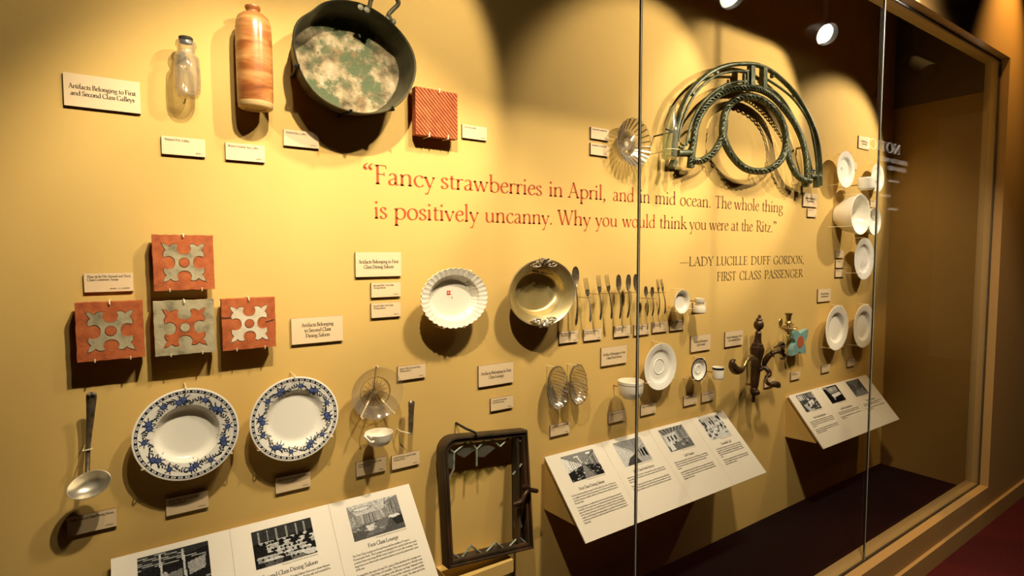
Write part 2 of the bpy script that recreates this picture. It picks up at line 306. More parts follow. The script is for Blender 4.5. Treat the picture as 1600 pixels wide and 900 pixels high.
# ------------------------------------------------------------------ lettering: an old-style roman drawn with a broad nib
XH = .60
def S(x, z=0, h=.10): return ('s', x, z, h)
GL = {
'a': (.52, [('c', [(.09,.49),(.19,.60),(.31,.57),(.37,.45),(.37,.10),(.42,.02),(.51,.06)]), ('c', [(.37,.36),(.21,.30),(.09,.20),(.10,.07),(.20,.01),(.31,.06),(.37,.15)])]),
'b': (.62, [('l', .13,1.04,.13,.03), ('t', .03,.98,.13,1.04), ('c', [(.13,.46),(.25,.60),(.40,.59),(.53,.46),(.55,.28),(.50,.11),(.38,.01),(.24,.02),(.13,.09)])]),
'c': (.50, [('c', [(.45,.50),(.38,.59),(.27,.61),(.13,.51),(.07,.31),(.13,.11),(.26,.01),(.38,.03),(.47,.13)])]),
'd': (.63, [('l', .49,1.04,.49,.02), ('t', .39,.98,.49,1.04), ('t', .49,.03,.60,.05), ('c', [(.49,.52),(.38,.60),(.24,.58),(.11,.46),(.07,.28),(.12,.10),(.24,.01),(.37,.04),(.49,.16)])]),
'e': (.50, [('t', .09,.36,.44,.39), ('c', [(.44,.40),(.41,.54),(.29,.62),(.15,.53),(.07,.32),(.13,.11),(.26,.01),(.38,.04),(.47,.14)])]),
'f': (.33, [('c', [(.42,.99),(.34,1.05),(.24,1.00),(.18,.84),(.18,.60)]), ('l', .18,.60,.18,.0), ('t', .05,.59,.34,.59), S(.18)]),
'g': (.51, [('o', .24,.41,.165,.19), ('c', [(.18,.24),(.10,.16),(.14,.07),(.32,.03),(.45,-.05),(.43,-.21),(.25,-.30),(.08,-.24),(.06,-.11),(.16,.00)]), ('t', .37,.55,.50,.58)]),
'h': (.64, [('l', .13,1.04,.13,.0), ('t', .03,.98,.13,1.04), ('c', [(.13,.45),(.26,.59),(.39,.61),(.48,.51),(.49,.35),(.49,.0)]), S(.13), S(.49)]),
'i': (.29, [('l', .14,.60,.14,.0), ('t', .04,.54,.14,.60), S(.14), ('d', .14,.87,.07)]),
'j': (.29, [('c', [(.15,.60),(.15,-.1),(.10,-.26),(.0,-.32)]), ('t', .05,.54,.15,.60), ('d', .15,.87,.07)]),
'k': (.60, [('l', .13,1.04,.13,.0), ('t', .03,.98,.13,1.04), ('t', .13,.27,.42,.58), ('l', .24,.38,.54,.01), S(.13), S(.42,.575,.09), S(.53,0,.08)]),
'l': (.29, [('l', .14,1.04,.14,.0), ('t', .04,.98,.14,1.04), S(.14)]),
'm': (.96, [('l', .13,.60,.13,.0), ('t', .03,.54,.13,.60), ('c', [(.13,.45),(.25,.59),(.37,.61),(.46,.51),(.47,.35),(.47,.0)]), ('c', [(.47,.45),(.59,.59),(.71,.61),(.80,.51),(.81,.35),(.81,.0)]), S(.13), S(.47), S(.81)]),
'n': (.64, [('l', .13,.60,.13,.0), ('t', .03,.54,.13,.60), ('c', [(.13,.45),(.26,.59),(.39,.61),(.48,.51),(.49,.35),(.49,.0)]), S(.13), S(.49)]),
'o': (.59, [('o', .295,.305,.225,.305)]),
'p': (.62, [('l', .13,.60,.13,-.36), ('t', .02,.54,.13,.60), ('c', [(.13,.46),(.25,.60),(.40,.59),(.53,.46),(.55,.28),(.50,.11),(.38,.01),(.24,.02),(.13,.09)]), S(.13,-.36)]),
'q': (.62, [('l', .49,.60,.49,-.36), ('c', [(.49,.52),(.38,.60),(.24,.58),(.11,.46),(.07,.28),(.12,.10),(.24,.01),(.37,.04),(.49,.16)]), S(.49,-.36)]),
'r': (.41, [('l', .13,.60,.13,.0), ('t', .03,.54,.13,.60), ('c', [(.13,.43),(.22,.57),(.31,.60),(.39,.55)]), S(.13)]),
's': (.41, [('c', [(.34,.48),(.29,.58),(.19,.61),(.09,.53),(.11,.41),(.24,.31),(.34,.21),(.34,.09),(.23,.01),(.11,.04),(.06,.15)])]),
't': (.35, [('c', [(.16,.76),(.16,.40),(.16,.13),(.22,.02),(.35,.07)]), ('t', .04,.58,.33,.59)]),
'u': (.64, [('c', [(.13,.58),(.13,.40),(.13,.18),(.20,.04),(.33,.02),(.49,.15)]), ('l', .49,.58,.49,.02), ('t', .03,.57,.13,.58), ('t', .39,.57,.49,.58), ('t', .49,.02,.60,.05)]),
'v': (.55, [('l', .07,.58,.28,.0), ('t', .28,.0,.47,.58), S(.08,.585,.08), S(.46,.585,.07)]),
'w': (.83, [('l', .07,.58,.25,.0), ('t', .25,.0,.41,.56), ('l', .39,.58,.57,.0), ('t', .57,.0,.75,.58), S(.08,.585,.08), S(.40,.585,.07), S(.74,.585,.07)]),
'x': (.55, [('l', .08,.58,.46,.0), ('t', .09,.0,.44,.58), S(.10,.585,.08), S(.45,0,.08), S(.10,0,.07), S(.44,.585,.07)]),
'y': (.54, [('l', .07,.58,.28,.02), ('t', .48,.58,.20,-.27), ('c', [(.20,-.27),(.14,-.35),(.05,-.33)]), S(.08,.585,.08), S(.47,.585,.07)]),
'z': (.48, [('t', .07,.575,.42,.575), ('l', .40,.58,.07,.02), ('t', .06,.02,.43,.02)]),
'A': (.78, [('t', .10,.0,.38,1.0), ('l', .37,1.0,.67,.0), ('t', .20,.36,.55,.36), S(.10), S(.67)]),
'B': (.66, [('l', .16,1.0,.16,.0), ('c', [(.16,.985),(.36,.98),(.49,.86),(.47,.62),(.32,.53),(.16,.52)]), ('c', [(.30,.53),(.48,.48),(.58,.32),(.54,.10),(.38,.02),(.16,.015)]), S(.12,1,.08), S(.12,0,.08)]),
'C': (.76, [('c', [(.69,.76),(.62,.94),(.45,1.0),(.22,.90),(.08,.62),(.09,.32),(.24,.08),(.46,.0),(.62,.06),(.71,.24)])]),
'D': (.84, [('l', .16,1.0,.16,.0), ('c', [(.16,.985),(.42,.97),(.66,.80),(.76,.52),(.68,.22),(.46,.04),(.16,.015)]), S(.12,1,.08), S(.12,0,.08)]),
'E': (.62, [('l', .16,1.0,.16,.0), ('t', .16,.98,.52,.98), ('t', .16,.53,.44,.53), ('t', .16,.02,.55,.02), ('t', .52,.98,.53,.82), ('t', .44,.62,.44,.44), ('t', .55,.02,.58,.20), S(.12,1,.08), S(.12,0,.08)]),
'F': (.58, [('l', .16,1.0,.16,.0), ('t', .16,.98,.52,.98), ('t', .16,.53,.44,.53), ('t', .52,.98,.53,.82), ('t', .44,.62,.44,.44), S(.12,1,.08), S(.16)]),
'G': (.82, [('c', [(.70,.78),(.62,.94),(.45,1.0),(.22,.90),(.08,.62),(.09,.32),(.24,.08),(.46,.0),(.70,.06)]), ('l', .70,.40,.70,.04), S(.70,.41,.10)]),
'H': (.84, [('l', .16,1.0,.16,.0), ('l', .68,1.0,.68,.0), ('t', .16,.52,.68,.52), S(.16,1), S(.16), S(.68,1), S(.68)]),
'I': (.36, [('l', .18,1.0,.18,.0), S(.18,1), S(.18)]),
'J': (.36, [('c', [(.20,1.0),(.20,.1),(.12,-.16),(.0,-.2)]), S(.20,1)]),
'K': (.74, [('l', .16,1.0,.16,.0), ('t', .16,.46,.56,.98), ('l', .28,.60,.70,.0), S(.16,1), S(.16), S(.57,1,.08), S(.68,0,.06)]),
'L': (.60, [('l', .16,1.0,.16,.0), ('t', .16,.02,.53,.02), ('t', .53,.02,.57,.22), S(.16,1), S(.12,0,.08)]),
'M': (.92, [('t', .14,.0,.18,1.0), ('l', .18,1.0,.46,.05), ('t', .46,.05,.74,1.0), ('l', .74,1.0,.79,.0), S(.13), S(.79), S(.14,1,.06), S(.78,1,.06)]),
'N': (.82, [('t', .16,.0,.16,1.0), ('l', .14,1.0,.66,.0), ('t', .66,.0,.66,1.0), S(.16), S(.10,1,.07), S(.66,1)]),
'O': (.86, [('o', .43,.5,.345,.5)]),
'P': (.62, [('l', .16,1.0,.16,.0), ('c', [(.16,.985),(.38,.98),(.54,.84),(.54,.62),(.40,.49),(.16,.47)]), S(.12,1,.08), S(.16)]),
'Q': (.86, [('o', .43,.5,.345,.5), ('l', .45,.03,.80,-.22)]),
'R': (.70, [('l', .16,1.0,.16,.0), ('c', [(.16,.985),(.37,.98),(.52,.86),(.51,.64),(.37,.51),(.16,.50)]), ('l', .33,.51,.66,.0), S(.12,1,.08), S(.16), S(.67,0,.06)]),
'S': (.56, [('c', [(.47,.80),(.41,.95),(.28,1.0),(.13,.91),(.11,.72),(.24,.57),(.40,.44),(.48,.27),(.42,.08),(.26,.0),(.12,.06),(.07,.22)])]),
'T': (.70, [('l', .35,.98,.35,.0), ('t', .07,.98,.63,.98), ('t', .07,.98,.05,.82), ('t', .63,.98,.65,.82), S(.35)]),
'U': (.80, [('c', [(.16,1.0),(.16,.35),(.22,.08),(.40,.0),(.58,.08),(.64,.35),(.64,1.0)]), S(.16,1), S(.64,1,.08)]),
'V': (.76, [('l', .08,1.0,.38,.0), ('t', .38,.0,.66,1.0), S(.09,1), S(.66,1,.08)]),
'W': (1.05, [('l', .08,1.0,.32,.0), ('t', .32,.0,.54,.95), ('l', .48,1.0,.73,.0), ('t', .73,.0,.97,1.0), S(.09,1), S(.49,1,.08), S(.96,1,.08)]),
'X': (.74, [('l', .10,1.0,.64,.0), ('t', .10,.0,.62,1.0), S(.11,1), S(.64), S(.10), S(.62,1)]),
'Y': (.70, [('l', .08,1.0,.35,.45), ('t', .35,.45,.61,1.0), ('l', .35,.48,.35,.0), S(.09,1,.09), S(.60,1,.08), S(.35)]),
'.': (.25, [('d', .11,.05,.065)]), ',': (.25, [('d', .11,.05,.065), ('c', [(.15,.06),(.14,-.06),(.05,-.16)])]),
':': (.25, [('d', .11,.05,.065), ('d', .11,.5,.065)]), "'": (.20, [('d', .09,.92,.06), ('c', [(.13,.93),(.12,.82),(.04,.72)])]),
'\u201c': (.46, [('d', .12,.76,.075), ('c', [(.06,.77),(.08,.92),(.20,1.04)]), ('d', .33,.76,.075), ('c', [(.27,.77),(.29,.92),(.41,1.04)])]),
'\u201d': (.46, [('d', .12,.96,.075), ('c', [(.18,.96),(.17,.82),(.06,.72)]), ('d', .33,.96,.075), ('c', [(.39,.96),(.38,.82),(.27,.72)])]),
'\u2014': (1.0, [('t', .0,.36,.98,.36)]), '-': (.34, [('t', .04,.28,.28,.28)]), '/': (.36, [('t', .02,-.1,.32,1.0)]),
'0': (.52, [('o', .26,.33,.20,.33)]), '1': (.40, [('l', .20,.66,.20,.0), ('t', .09,.56,.20,.66), S(.20)]),
'2': (.50, [('c', [(.08,.52),(.18,.66),(.34,.62),(.38,.46),(.22,.20),(.06,.02)]), ('l', .06,.03,.44,.03)]),
'3': (.48, [('c', [(.09,.56),(.20,.66),(.34,.58),(.32,.38),(.20,.32),(.36,.24),(.38,.08),(.24,-.02),(.08,.04)])]),
'5': (.48, [('l', .14,.64,.12,.36), ('t', .14,.64,.40,.64), ('c', [(.12,.36),(.30,.36),(.40,.2),(.30,.02),(.08,.0)])]),
'9': (.52, [('o', .25,.45,.17,.20), ('c', [(.42,.45),(.40,.2),(.28,.02),(.10,-.05)])]),
'\u00e9': (.50, [('t', .09,.36,.44,.39), ('c', [(.44,.40),(.41,.54),(.29,.62),(.15,.53),(.07,.32),(.13,.11),(.26,.01),(.38,.04),(.47,.14)]), ('t', .25,.74,.36,.90)]),
' ': (.26, []),
}
NIB = R(14)
def ribbon(mb, mp, pts, T, thin, w=None):
    k = len(pts); L_, R_ = [], []
    for i, (x, z) in enumerate(pts):
        a = pts[max(0, i-1)]; b = pts[min(k-1, i+1)]
        dx, dz = b[0]-a[0], b[1]-a[1]; l = math.hypot(dx, dz) or 1
        ww = (w if w is not None else max(thin, T*abs(math.sin(math.atan2(dz, dx)-NIB))))/2
        nx, nz = -dz/l*ww, dx/l*ww
        L_.append(mb.vert(mp(x+nx, z+nz))); R_.append(mb.vert(mp(x-nx, z-nz)))
    for i in range(k-1): mb.face((R_[i], R_[i+1], L_[i+1], L_[i]))
def glyph(mb, mp, ch, T=.105, n=4, serif=True):
    adv, st = GL.get(ch, GL[' ']); thin = T*.38
    for s in st:
        q = s[0]
        if q in 'lt':
            p = [(s[1], s[2]), (s[3], s[4])]
            ribbon(mb, mp, p, T, thin, T if (q == 'l') else thin)
        elif q == 'c':
            p = [(v.x, v.y) for v in spline([(a, b, 0) for a, b in s[1]], n)] if n > 1 else s[1]
            ribbon(mb, mp, p, T, thin)
        elif q == 'o':
            k = 6*n if n > 1 else 10
            p = [(s[1]+s[3]*math.cos(2*math.pi*i/k), s[2]+s[4]*math.sin(2*math.pi*i/k)) for i in range(k)]
            p.append(p[0]); p = [p[-2]]+p if False else p
            ribbon(mb, mp, p, T, thin)
        elif q == 'd':
            k = 10 if n > 1 else 5
            mb.poly([mp(s[1]+s[3]*math.cos(2*math.pi*i/k), s[2]+s[3]*math.sin(2*math.pi*i/k)) for i in range(k)])
        elif q == 's' and serif:
            x, z, h = s[1], s[2], s[3]; t = thin*.85; e = T/2
            if z > .2: pts = [(x-h, z), (x-h, z-t), (x-e, z-t*2.4), (x+e, z-t*2.4), (x+h, z-t), (x+h, z)][::-1]
            elif z < -.2: pts = [(x-h, z), (x+h, z), (x+h, z+t), (x+e, z+t*2.4), (x-e, z+t*2.4), (x-h, z+t)]
            else: pts = [(x-h, 0), (x+h, 0), (x+h, t), (x+e, t*2.4), (x-e, t*2.4), (x-h, t)]
            mb.poly([mp(a, b) for a, b in pts])
    return adv
def tw(s): return sum(GL.get(c, GL[' '])[0] for c in s)
def text(mb, mp, s, x, z, h, width=None, align='l', T=.105, n=4, serif=True, sx=None, slant=0):
    """one line: h cap height, width the whole line's width (else natural)"""
    k = (width/tw(s)) if width else (sx or 1)*h
    if align == 'c': x -= k*tw(s)/2
    elif align == 'r': x -= k*tw(s)
    for c in s:
        x0 = x
        glyph(mb, (lambda a, b: mp(x0+k*a+slant*h*b, z+h*b)), c, T, n, serif)
        x += k*GL.get(c, GL[' '])[0]
def para(mb, mp, s, x, z, width, h, pitch, sx=.92, maxlines=99, just=True):
    lines, cur = [], ''
    for w in s.split():
        if cur and tw(cur+' '+w)*h*sx > width: lines.append(cur); cur = w
        else: cur = (cur+' '+w).strip()
    if cur: lines.append(cur)
    for i, l in enumerate(lines[:maxlines]):
        text(mb, mp, l, x, z-i*pitch, h, width if just and tw(l)*h*sx > .9*width else None, 'l', .15, 1, False, sx)
    return z-len(lines[:maxlines])*pitch
# ------------------------------------------------------------------ the setting
Z = lambda v: v+EYE
XL, XR, ZF, ZB, ZT = -1.95, 4.505, Z(-1.56), Z(-1.505), Z(1.185)      # case: left and right ends, carpet, sill, head
mb = MB(); mb.box((XL-.05, WY, ZF-.05), (XR+.05, WY+.06, Z(1.75))); struct('wall_back', mb, M['wall'])
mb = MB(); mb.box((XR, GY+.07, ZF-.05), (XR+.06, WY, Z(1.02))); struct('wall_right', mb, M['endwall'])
mb = MB(); mb.box((XR-.006, GY+.07, Z(1.02)), (XR+.06, WY, Z(1.75))); struct('trim_5', mb, M['upper'])  # added dark band standing in for the shade above the lit end wall
mb = MB(); mb.box((XL-.06, GY+.07, ZF-.05), (XL, WY, Z(1.75))); struct('wall_left', mb, M['endwall'])
mb = MB(); mb.box((XL-.06, GY+.01, ZF-.06), (XR+.06, WY, ZF)); struct('floor_1', mb, M['carpet'])
mb = MB(); mb.box((XL-.06, GY+.07, Z(1.70)), (XR+.06, WY+.06, Z(1.76))); struct('ceiling_1', mb, M['dark'])
# stops behind the glass (7 cm) and the reveal in front of it (5 cm), head, sill and right jamb
YO = GY-.05
mb = MB(); mb.box((XL, GY+.004, ZF), (XR, GY+.07, ZB)); struct('trim_1', mb, M['trim'])
mb = MB(); mb.box((XL, GY+.004, ZT), (XR, GY+.07, Z(1.70))); struct('trim_2', mb, M['trim'])
mb = MB(); mb.box((XR-.03, GY+.004, ZB), (XR+.03, GY+.07, ZT)); struct('trim_3', mb, M['trim'])
mb = MB()
for a, b in (((XL, GY-.006, ZB-.004), (XR-.03, GY+.004, ZB+.004)), ((XL, GY-.006, ZT-.004), (XR-.03, GY+.004, ZT+.004)), ((XR-.034, GY-.006, ZB+.004), (XR-.026, GY+.004, ZT-.004))):
    mb.box(a, b)
struct('trim_4', mb, M['gasket'])
# gallery wall around the case, baseboard, carpet, ceiling, far wall
mb = MB(); YB = GY+.003
for a, b in (((XL-1.5, YO, Z(-1.74)), (8.5, YB, ZB-.004)), ((XL-1.5, YO, ZT+.004), (8.5, YB, Z(2.2))), ((XR-.026, YO, ZB-.004), (8.5, YB, ZT+.004)), ((XL-1.5, YO, ZB-.004), (XL, YB, ZT+.004))):
    mb.box(a, b)
struct('wall_front', mb, M['outer'])
mb = MB(); mb.box((XL-1.5, YO-.018, Z(-1.74)), (8.5, YO, Z(-1.635))); struct('baseboard_front', mb, M['outer'])
mb = MB(); mb.box((-3.4, -1.3, Z(-1.80)), (11, GY+.003, Z(-1.74))); struct('floor_2', mb, M['red'])
mb = MB(); mb.box((-3.4, -1.3, Z(2.2)), (11, GY+.003, Z(2.26))); struct('ceiling_2', mb, M['dark'])
mb = MB(); mb.box((-3.4, -1.36, Z(-1.80)), (11, -1.30, Z(2.26))); struct('wall_far', mb, M['dark'])
# three glass panes with polished edges and black joints
J = [XL+.002, -.316, 1.287, 2.888, XR-.034]
for k in range(4):
    mb = MB(); mb.box((J[k]+.003, GY-.005, ZB+.005), (J[k+1]-.003, GY+.003, ZT-.005)); struct('window_%d' % (k+1), mb, M['pane'])
for k in (1, 2, 3):
    mb = MB(); mb.box((J[k]-.0022, GY-.0055, ZB+.005), (J[k]+.0022, GY+.0035, ZT-.005))
    mb.cur = 1; mb.box((J[k]-.0032, GY-.0060, ZB+.005), (J[k]-.0018, GY-.0045, ZT-.005))
    struct('trim_%d' % (k+6), mb, [M['gasket'], M['edgeglass']])

# track lamps hanging outside the glass
mb = MB(); mb.box((-1.6, .755, Z(1.62)), (5.4, .79, Z(1.65)))
for x in (-1.2, 1.2, 3.6, 5.2): mb.tube([(x, .772, Z(1.65)), (x, .772, Z(2.2))], .006, 8)
tr_ = mb.build('light_track', M['steel']); tag(tr_, 'long black lighting track hung in front of the glass', 'light track')
names_l = ['first from the left end of the track', 'second from the left end of the track', 'third from the left', 'mirrored at the photo edge', 'mirrored above the bench end', 'at the right end of the track']
for (a, b, p_, s_, bl), nm in zip(LAMPS, names_l):
    a = Vector(a)+Vector((0, 0, EYE)); d = (Vector(b)+Vector((0, 0, EYE))-a).normalized()
    t = thing('track_lamp', 'black can track lamp shining into the case, '+nm, 'lamp', a, 'track lamps along the case')
    deep = .03 if a.x < 3.6 else .13  # right-end can made deeper to keep its face out of the glass reflection
    mb = MB(); mb.lathe(a, [(0, -.11), (.040, -.11), (.052, -.06), (.056, deep), (.0545, deep), (.050, -.02), (.045, -.03)], 32, d=d); mb.build('lamp_housing', M['steel' if a.x < 3.6 else 'black'], t)
    mb = MB(); mb.lathe(a, [(0, -.004), (.049, -.004), (.049, -.008), (0, -.008)], 32, d=d); mb.build('lamp_lens', M['lampface' if a.x < 3.6 else 'dimface'], t)  # right-end face glow dimmed so the glass mirrors no bright disc
    mb = MB(); e = a-d*.10; mb.tube([e, (e.x, .772, e.z+.05), (e.x, .772, Z(1.62))], .008, 8); mb.build('lamp_stem', M['steel'], t)

# backlit NOTICE sign on the far side of the aisle, mirrored faintly in the glass
def V(px, py): # the mirror image of the sign stands 2.50 m behind the glass plane
    q = PY(px, py, 2*GY+1.27); return q
a = V(1409, 232)
t = thing('notice_sign', 'dark notice sign with lit lettering across the aisle', 'sign', (a.x-.6, -1.30, a.z-.5))
mb = MB(); q0, q1 = V(1435, 218), V(1435, 345); mb.box((a.x-1.35, -1.30, q1.z), (q0.x, -1.28, V(1409,205).z)); mb.build('sign_panel', M['steel'], t, False)
mb = MB(); mpn = lambda u, w: (-u, -1.279, w)
def sline(s, pxr, pyt, pyb, width):
    r = V(pxr, pyb); h = V(pxr, pyt).z-r.z; text(mb, mpn, s, -r.x, r.z, h, width, 'l', .13)
sline('NOTICE', 1407, 227, 242, 1.15); sline('SUSPECTED OBJECTS', 1418, 253, 259, 1.0); sline('ON BOARD', 1416, 264, 270, .62)
sline('Cameras', 1405, 282, 286, .36); sline('Cell phones', 1392, 304, 308, .34); sline('Smoking', 1403, 325, 329, .32)
mb.build('lit_lettering', M['signlit'], t, False)

# ------------------------------------------------------------------ quotation on the wall
def wmap(u, w): return (u, WY-.0007, w)
wq = thing('wall_quotation', 'large rust red quotation lettered across the middle of the wall', 'wall lettering', (1.85, WY, Z(.117)))
def words(parts, z, h, mat, par):
    for s, x0, x1 in parts:
        mb_ = MB(); text(mb_, wmap, s, x0, Z(z), h, x1-x0, 'l', .115, 6); mb_.build('word_lettering', M['rustbrown'] if par is wq and x0 > 1.88 else mat, par, False)  # words right of the joint use the reflection-browned copy
wx = lambda px, py: P(px, py).x
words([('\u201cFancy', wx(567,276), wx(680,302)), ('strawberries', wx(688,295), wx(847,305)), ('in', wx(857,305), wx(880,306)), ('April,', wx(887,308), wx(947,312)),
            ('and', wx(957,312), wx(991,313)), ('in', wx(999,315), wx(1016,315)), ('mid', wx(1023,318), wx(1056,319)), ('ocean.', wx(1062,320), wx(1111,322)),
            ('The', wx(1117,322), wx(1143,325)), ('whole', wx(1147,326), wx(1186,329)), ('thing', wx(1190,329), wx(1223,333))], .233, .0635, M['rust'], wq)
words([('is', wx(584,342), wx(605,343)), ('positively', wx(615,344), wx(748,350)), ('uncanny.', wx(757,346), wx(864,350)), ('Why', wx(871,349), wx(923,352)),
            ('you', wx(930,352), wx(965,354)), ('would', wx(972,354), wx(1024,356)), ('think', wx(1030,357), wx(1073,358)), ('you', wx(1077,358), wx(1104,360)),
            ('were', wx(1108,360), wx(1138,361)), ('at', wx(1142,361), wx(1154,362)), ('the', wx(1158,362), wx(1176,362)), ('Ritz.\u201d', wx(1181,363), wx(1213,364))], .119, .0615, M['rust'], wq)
wa = thing('quotation_credit', 'two lines of brown capitals crediting the quotation', 'wall lettering', (2.8, WY, Z(-.15)))
words([('\u2014LADY', wx(1062,413), wx(1115,413)), ('LUCILLE', wx(1119,413), wx(1168,413)), ('DUFF', wx(1173,413), wx(1204,413)), ('GORDON,', wx(1208,413), wx(1256,412))], -.064, .0465, M['olive'], wa)
words([('FIRST', wx(1120,437), wx(1150,437)), ('CLASS', wx(1155,437), wx(1189,436)), ('PASSENGER', wx(1194,436), wx(1254,433))], -.146, .0475, M['olive'], wa)

# ------------------------------------------------------------------ cards
def card(px, py, lines, label, big=False, number=None, x=None):
    w, h = (.158, .081) if big else (.1035, .0485)
    b = P(px, py, .008); x0, z0 = b.x, b.z
    mb = MB(); mb.box((x0, WY-.008, z0), (x0+w, WY-.0006, z0+h)); mb.mi = [1]*6; mb.mi[2] = 0   # front face card, cut edges core
    o = mb.build('heading_card' if big else 'caption_card', [M['card'], M['cardedge']], None, False)
    c = Vector((x0+w/2, WY, z0)); o.data.transform(Matrix.Translation(-c)); o.location = c
    tag(o, label, 'sign', 'heading cards' if big else 'caption cards')
    mb = MB(); mp = lambda u, v: (u, WY-.0085, v)
    if big:
        hh = .0118; top = z0+h/2+(len(lines)-1)*.0085-hh*.4
        for i, l in enumerate(lines): text(mb, mp, l, x0+w/2, top-i*.0170, hh, min(tw(l)*hh*.95, w*.88), 'c', .15, 3)
    else:
        for i, l in enumerate(lines): text(mb, mp, l, x0+.007, z0+h-.0115-i*.0082, .0064, min(tw(l)*.0064, w*.88), 'l', .14, 2, False)
        text(mb, mp, number or '00/0012.1', x0+w-.007, z0+.0065, .0045, None, 'r', .14, 2, False)
    mb.build('lettering', M['ink'], o, False)
    return o
FD = ['First Class', 'Dining Saloon']
card(100.5,164, ['Artifacts Belonging to First', 'and Second Class Galleys'], 'cream heading card reading First and Second Class Galleys, left of the glass jar', True)
card(556,433, ['Artifacts Belonging to First', 'Class Dining Saloon'], 'cream heading card reading First Class Dining Saloon, above the oval scalloped dish label pair', True)
card(456,539, ['Artifacts Belonging', 'to Second Class', 'Dining Saloon'], 'three-line cream heading card right of the cracked patterned tile', True)
card(748,605.5, ['Artifacts Belonging to First', 'Class Lounge'], 'cream heading card reading First Class Lounge, above the leaded window frame', True)
card(939.5,572.5, ['Artifacts Belonging to First', 'Class Deck Service'], 'cream heading card reading First Class Deck Service, above the plain white bowl', True)
card(1079.5,550.5, ['Artifacts Belonging to', 'Caf\u00e9 Parisien'], 'cream heading card reading Caf\u00e9 Parisien, above the navy rimmed saucer', True)
card(1133,542.5, ['Artifacts Belonging to First', 'Class Smoking Room'], 'cream heading card reading Smoking Room, left of the bronze wall sconce', True)
card(1278,472, ['Artifacts Belonging', 'to the Restaurant'], 'cream heading card above the pair of plain white plates at the right', True)
card(1255,322, ['Artifacts Belonging to', 'Verandah Caf\u00e9'], 'cream heading card below the right foot of the bronze bench end', True)
card(1341.5,231, ['Artifacts Belonging', 'to Third Class'], 'cream heading card above the cup at the upper right', True)
card(253,240, ['Mustard Pot, Galley'], 'small caption card below the clear glass jar', number='00/0046.2')
card(353,249, ['Brown Ceramic Jug, Galley'], 'small caption card below the brown stoneware bottle')
card(443.5,227, ['Kitchen Pan, Galley'], 'small caption card below the left side of the big kitchen pan')
card(722.5,215, ['Floor Tile, Galley'], 'small caption card right of the ribbed red floor tile')
card(923.5,216, ['Candy Dish, Verandah Caf\u00e9'], 'upper of two caption cards left of the pressed glass dish')
card(923,241, ['Soda Bottle, Verandah Caf\u00e9'], 'lower of two caption cards left of the pressed glass dish')
card(132,457, ['Fleur de lis Tile, Second and Third', 'Class Common Areas'], 'caption card above the leftmost patterned floor tile', number='00/0021.1, 2, 3, 00/0096')
card(580.5,465, ['Serving Dish, First Class', 'Dining Saloon'], 'upper of two caption cards left of the oval scalloped dish')
card(580.5,497, ['Round Dish, First Class', 'Dining Saloon'], 'lower of two caption cards left of the oval scalloped dish')
card(622,595, ['Butter Dish, Second Class', 'Dining Saloon'], 'caption card right of the round clear glass butter dish')
card(767,643, ['Framed Glass Window', 'First Class Lounge'], 'small caption card above the top right of the leaded window frame')
card(860,683, ['Relish Dish, First Class Lounge'], 'small caption card below the two shell shaped glass dishes')
card(951,662, ['Bouillon Cup, First Class'], 'caption card in the shadow below the plain white bowl')
card(1001.5,650, ['Saucer, First Class Deck'], 'caption card below the large plain white saucer, right of the glass joint')
card(1068.5,635, ['Demitasse Saucer, Caf\u00e9 Parisien'], 'caption card below the navy rimmed saucer')
card(1096.5,629, ['Demitasse Cup, Caf\u00e9 Parisien'], 'caption card below the navy rimmed cup')
card(874,537, ['Serving Spoon, First Class', 'Dining Saloon'], 'caption card below the big serving spoon, first of the cutlery row')
card(912.5,533, ['Dinner Forks, First Class', 'Dining Saloon'], 'caption card below the large forks, second of the cutlery row')
card(959.5,527, ['Soup Spoons, First Class', 'Dining Saloon'], 'caption card below the large spoons, third of the cutlery row')
card(991,524.5, ['Tea Spoons, First Class', 'Dining Saloon'], 'caption card crossed by the glass joint below the cutlery row')
card(1019.5,520, ['Salad Forks, First Class', 'Dining Saloon'], 'caption card below the two small forks')
card(1047,517, ['Demitasse Saucer, First Class'], 'caption card below the small white saucer, last of the cutlery row')
card(1083,488, ['Demitasse Cup, First Class'], 'caption card behind the small white cup on its clear block')
card(1236,594.5, ['Wall Tile, First', 'Class Smoking Room'], 'caption card below the turquoise petal tile')
card(1284,583, ['Soup Plate, Restaurant'], 'caption card below the left one of the two plain plates above the right panel')
card(1324,573.5, ['Dinner Plate, Restaurant'], 'caption card below the right one of the two plain plates above the right panel')
card(1262,338.5, ['Bench End, Deck'], 'small caption card directly under the heading card below the bench end')
card(1194.5,606, ['Sconce, First Class'], 'caption card behind the lower arm of the bronze sconce')
card(1306,403, ['Plate, Third Class'], 'topmost of three caption cards left of the crazed white plate')
card(1306,418.5, ['Bowl, Third Class'], 'middle one of three caption cards left of the crazed white plate')
card(1305.5,433, ['Dish, Third Class'], 'lowest of three caption cards left of the crazed white plate')
card(1327,263.5, ['Saucer, Third Class'], 'caption card half hidden behind the upper right marked white plate')
card(1360,323, ['Cup, Third Class'], 'caption card between the marked cup and the ribbed bowl at the right')
card(105.5,839, ['Ladle, Second Class Dining Saloon'], 'caption card in the shadow of the silver ladle')
card(260,807, ['Soup Plate, Second Class', 'Dining Saloon'], 'caption card below the larger blue flowered plate')
card(431,772, ['Plate, Second Class Dining Saloon'], 'caption card below the smaller blue flowered plate')
card(557,745.5, ['Custard Cup, Second Class', 'Dining Saloon'], 'caption card below the fluted cream custard cup')
card(612.5,734.5, ['Knife Handle, Second Class', 'Dining Saloon'], 'caption card below the silver knife handle')

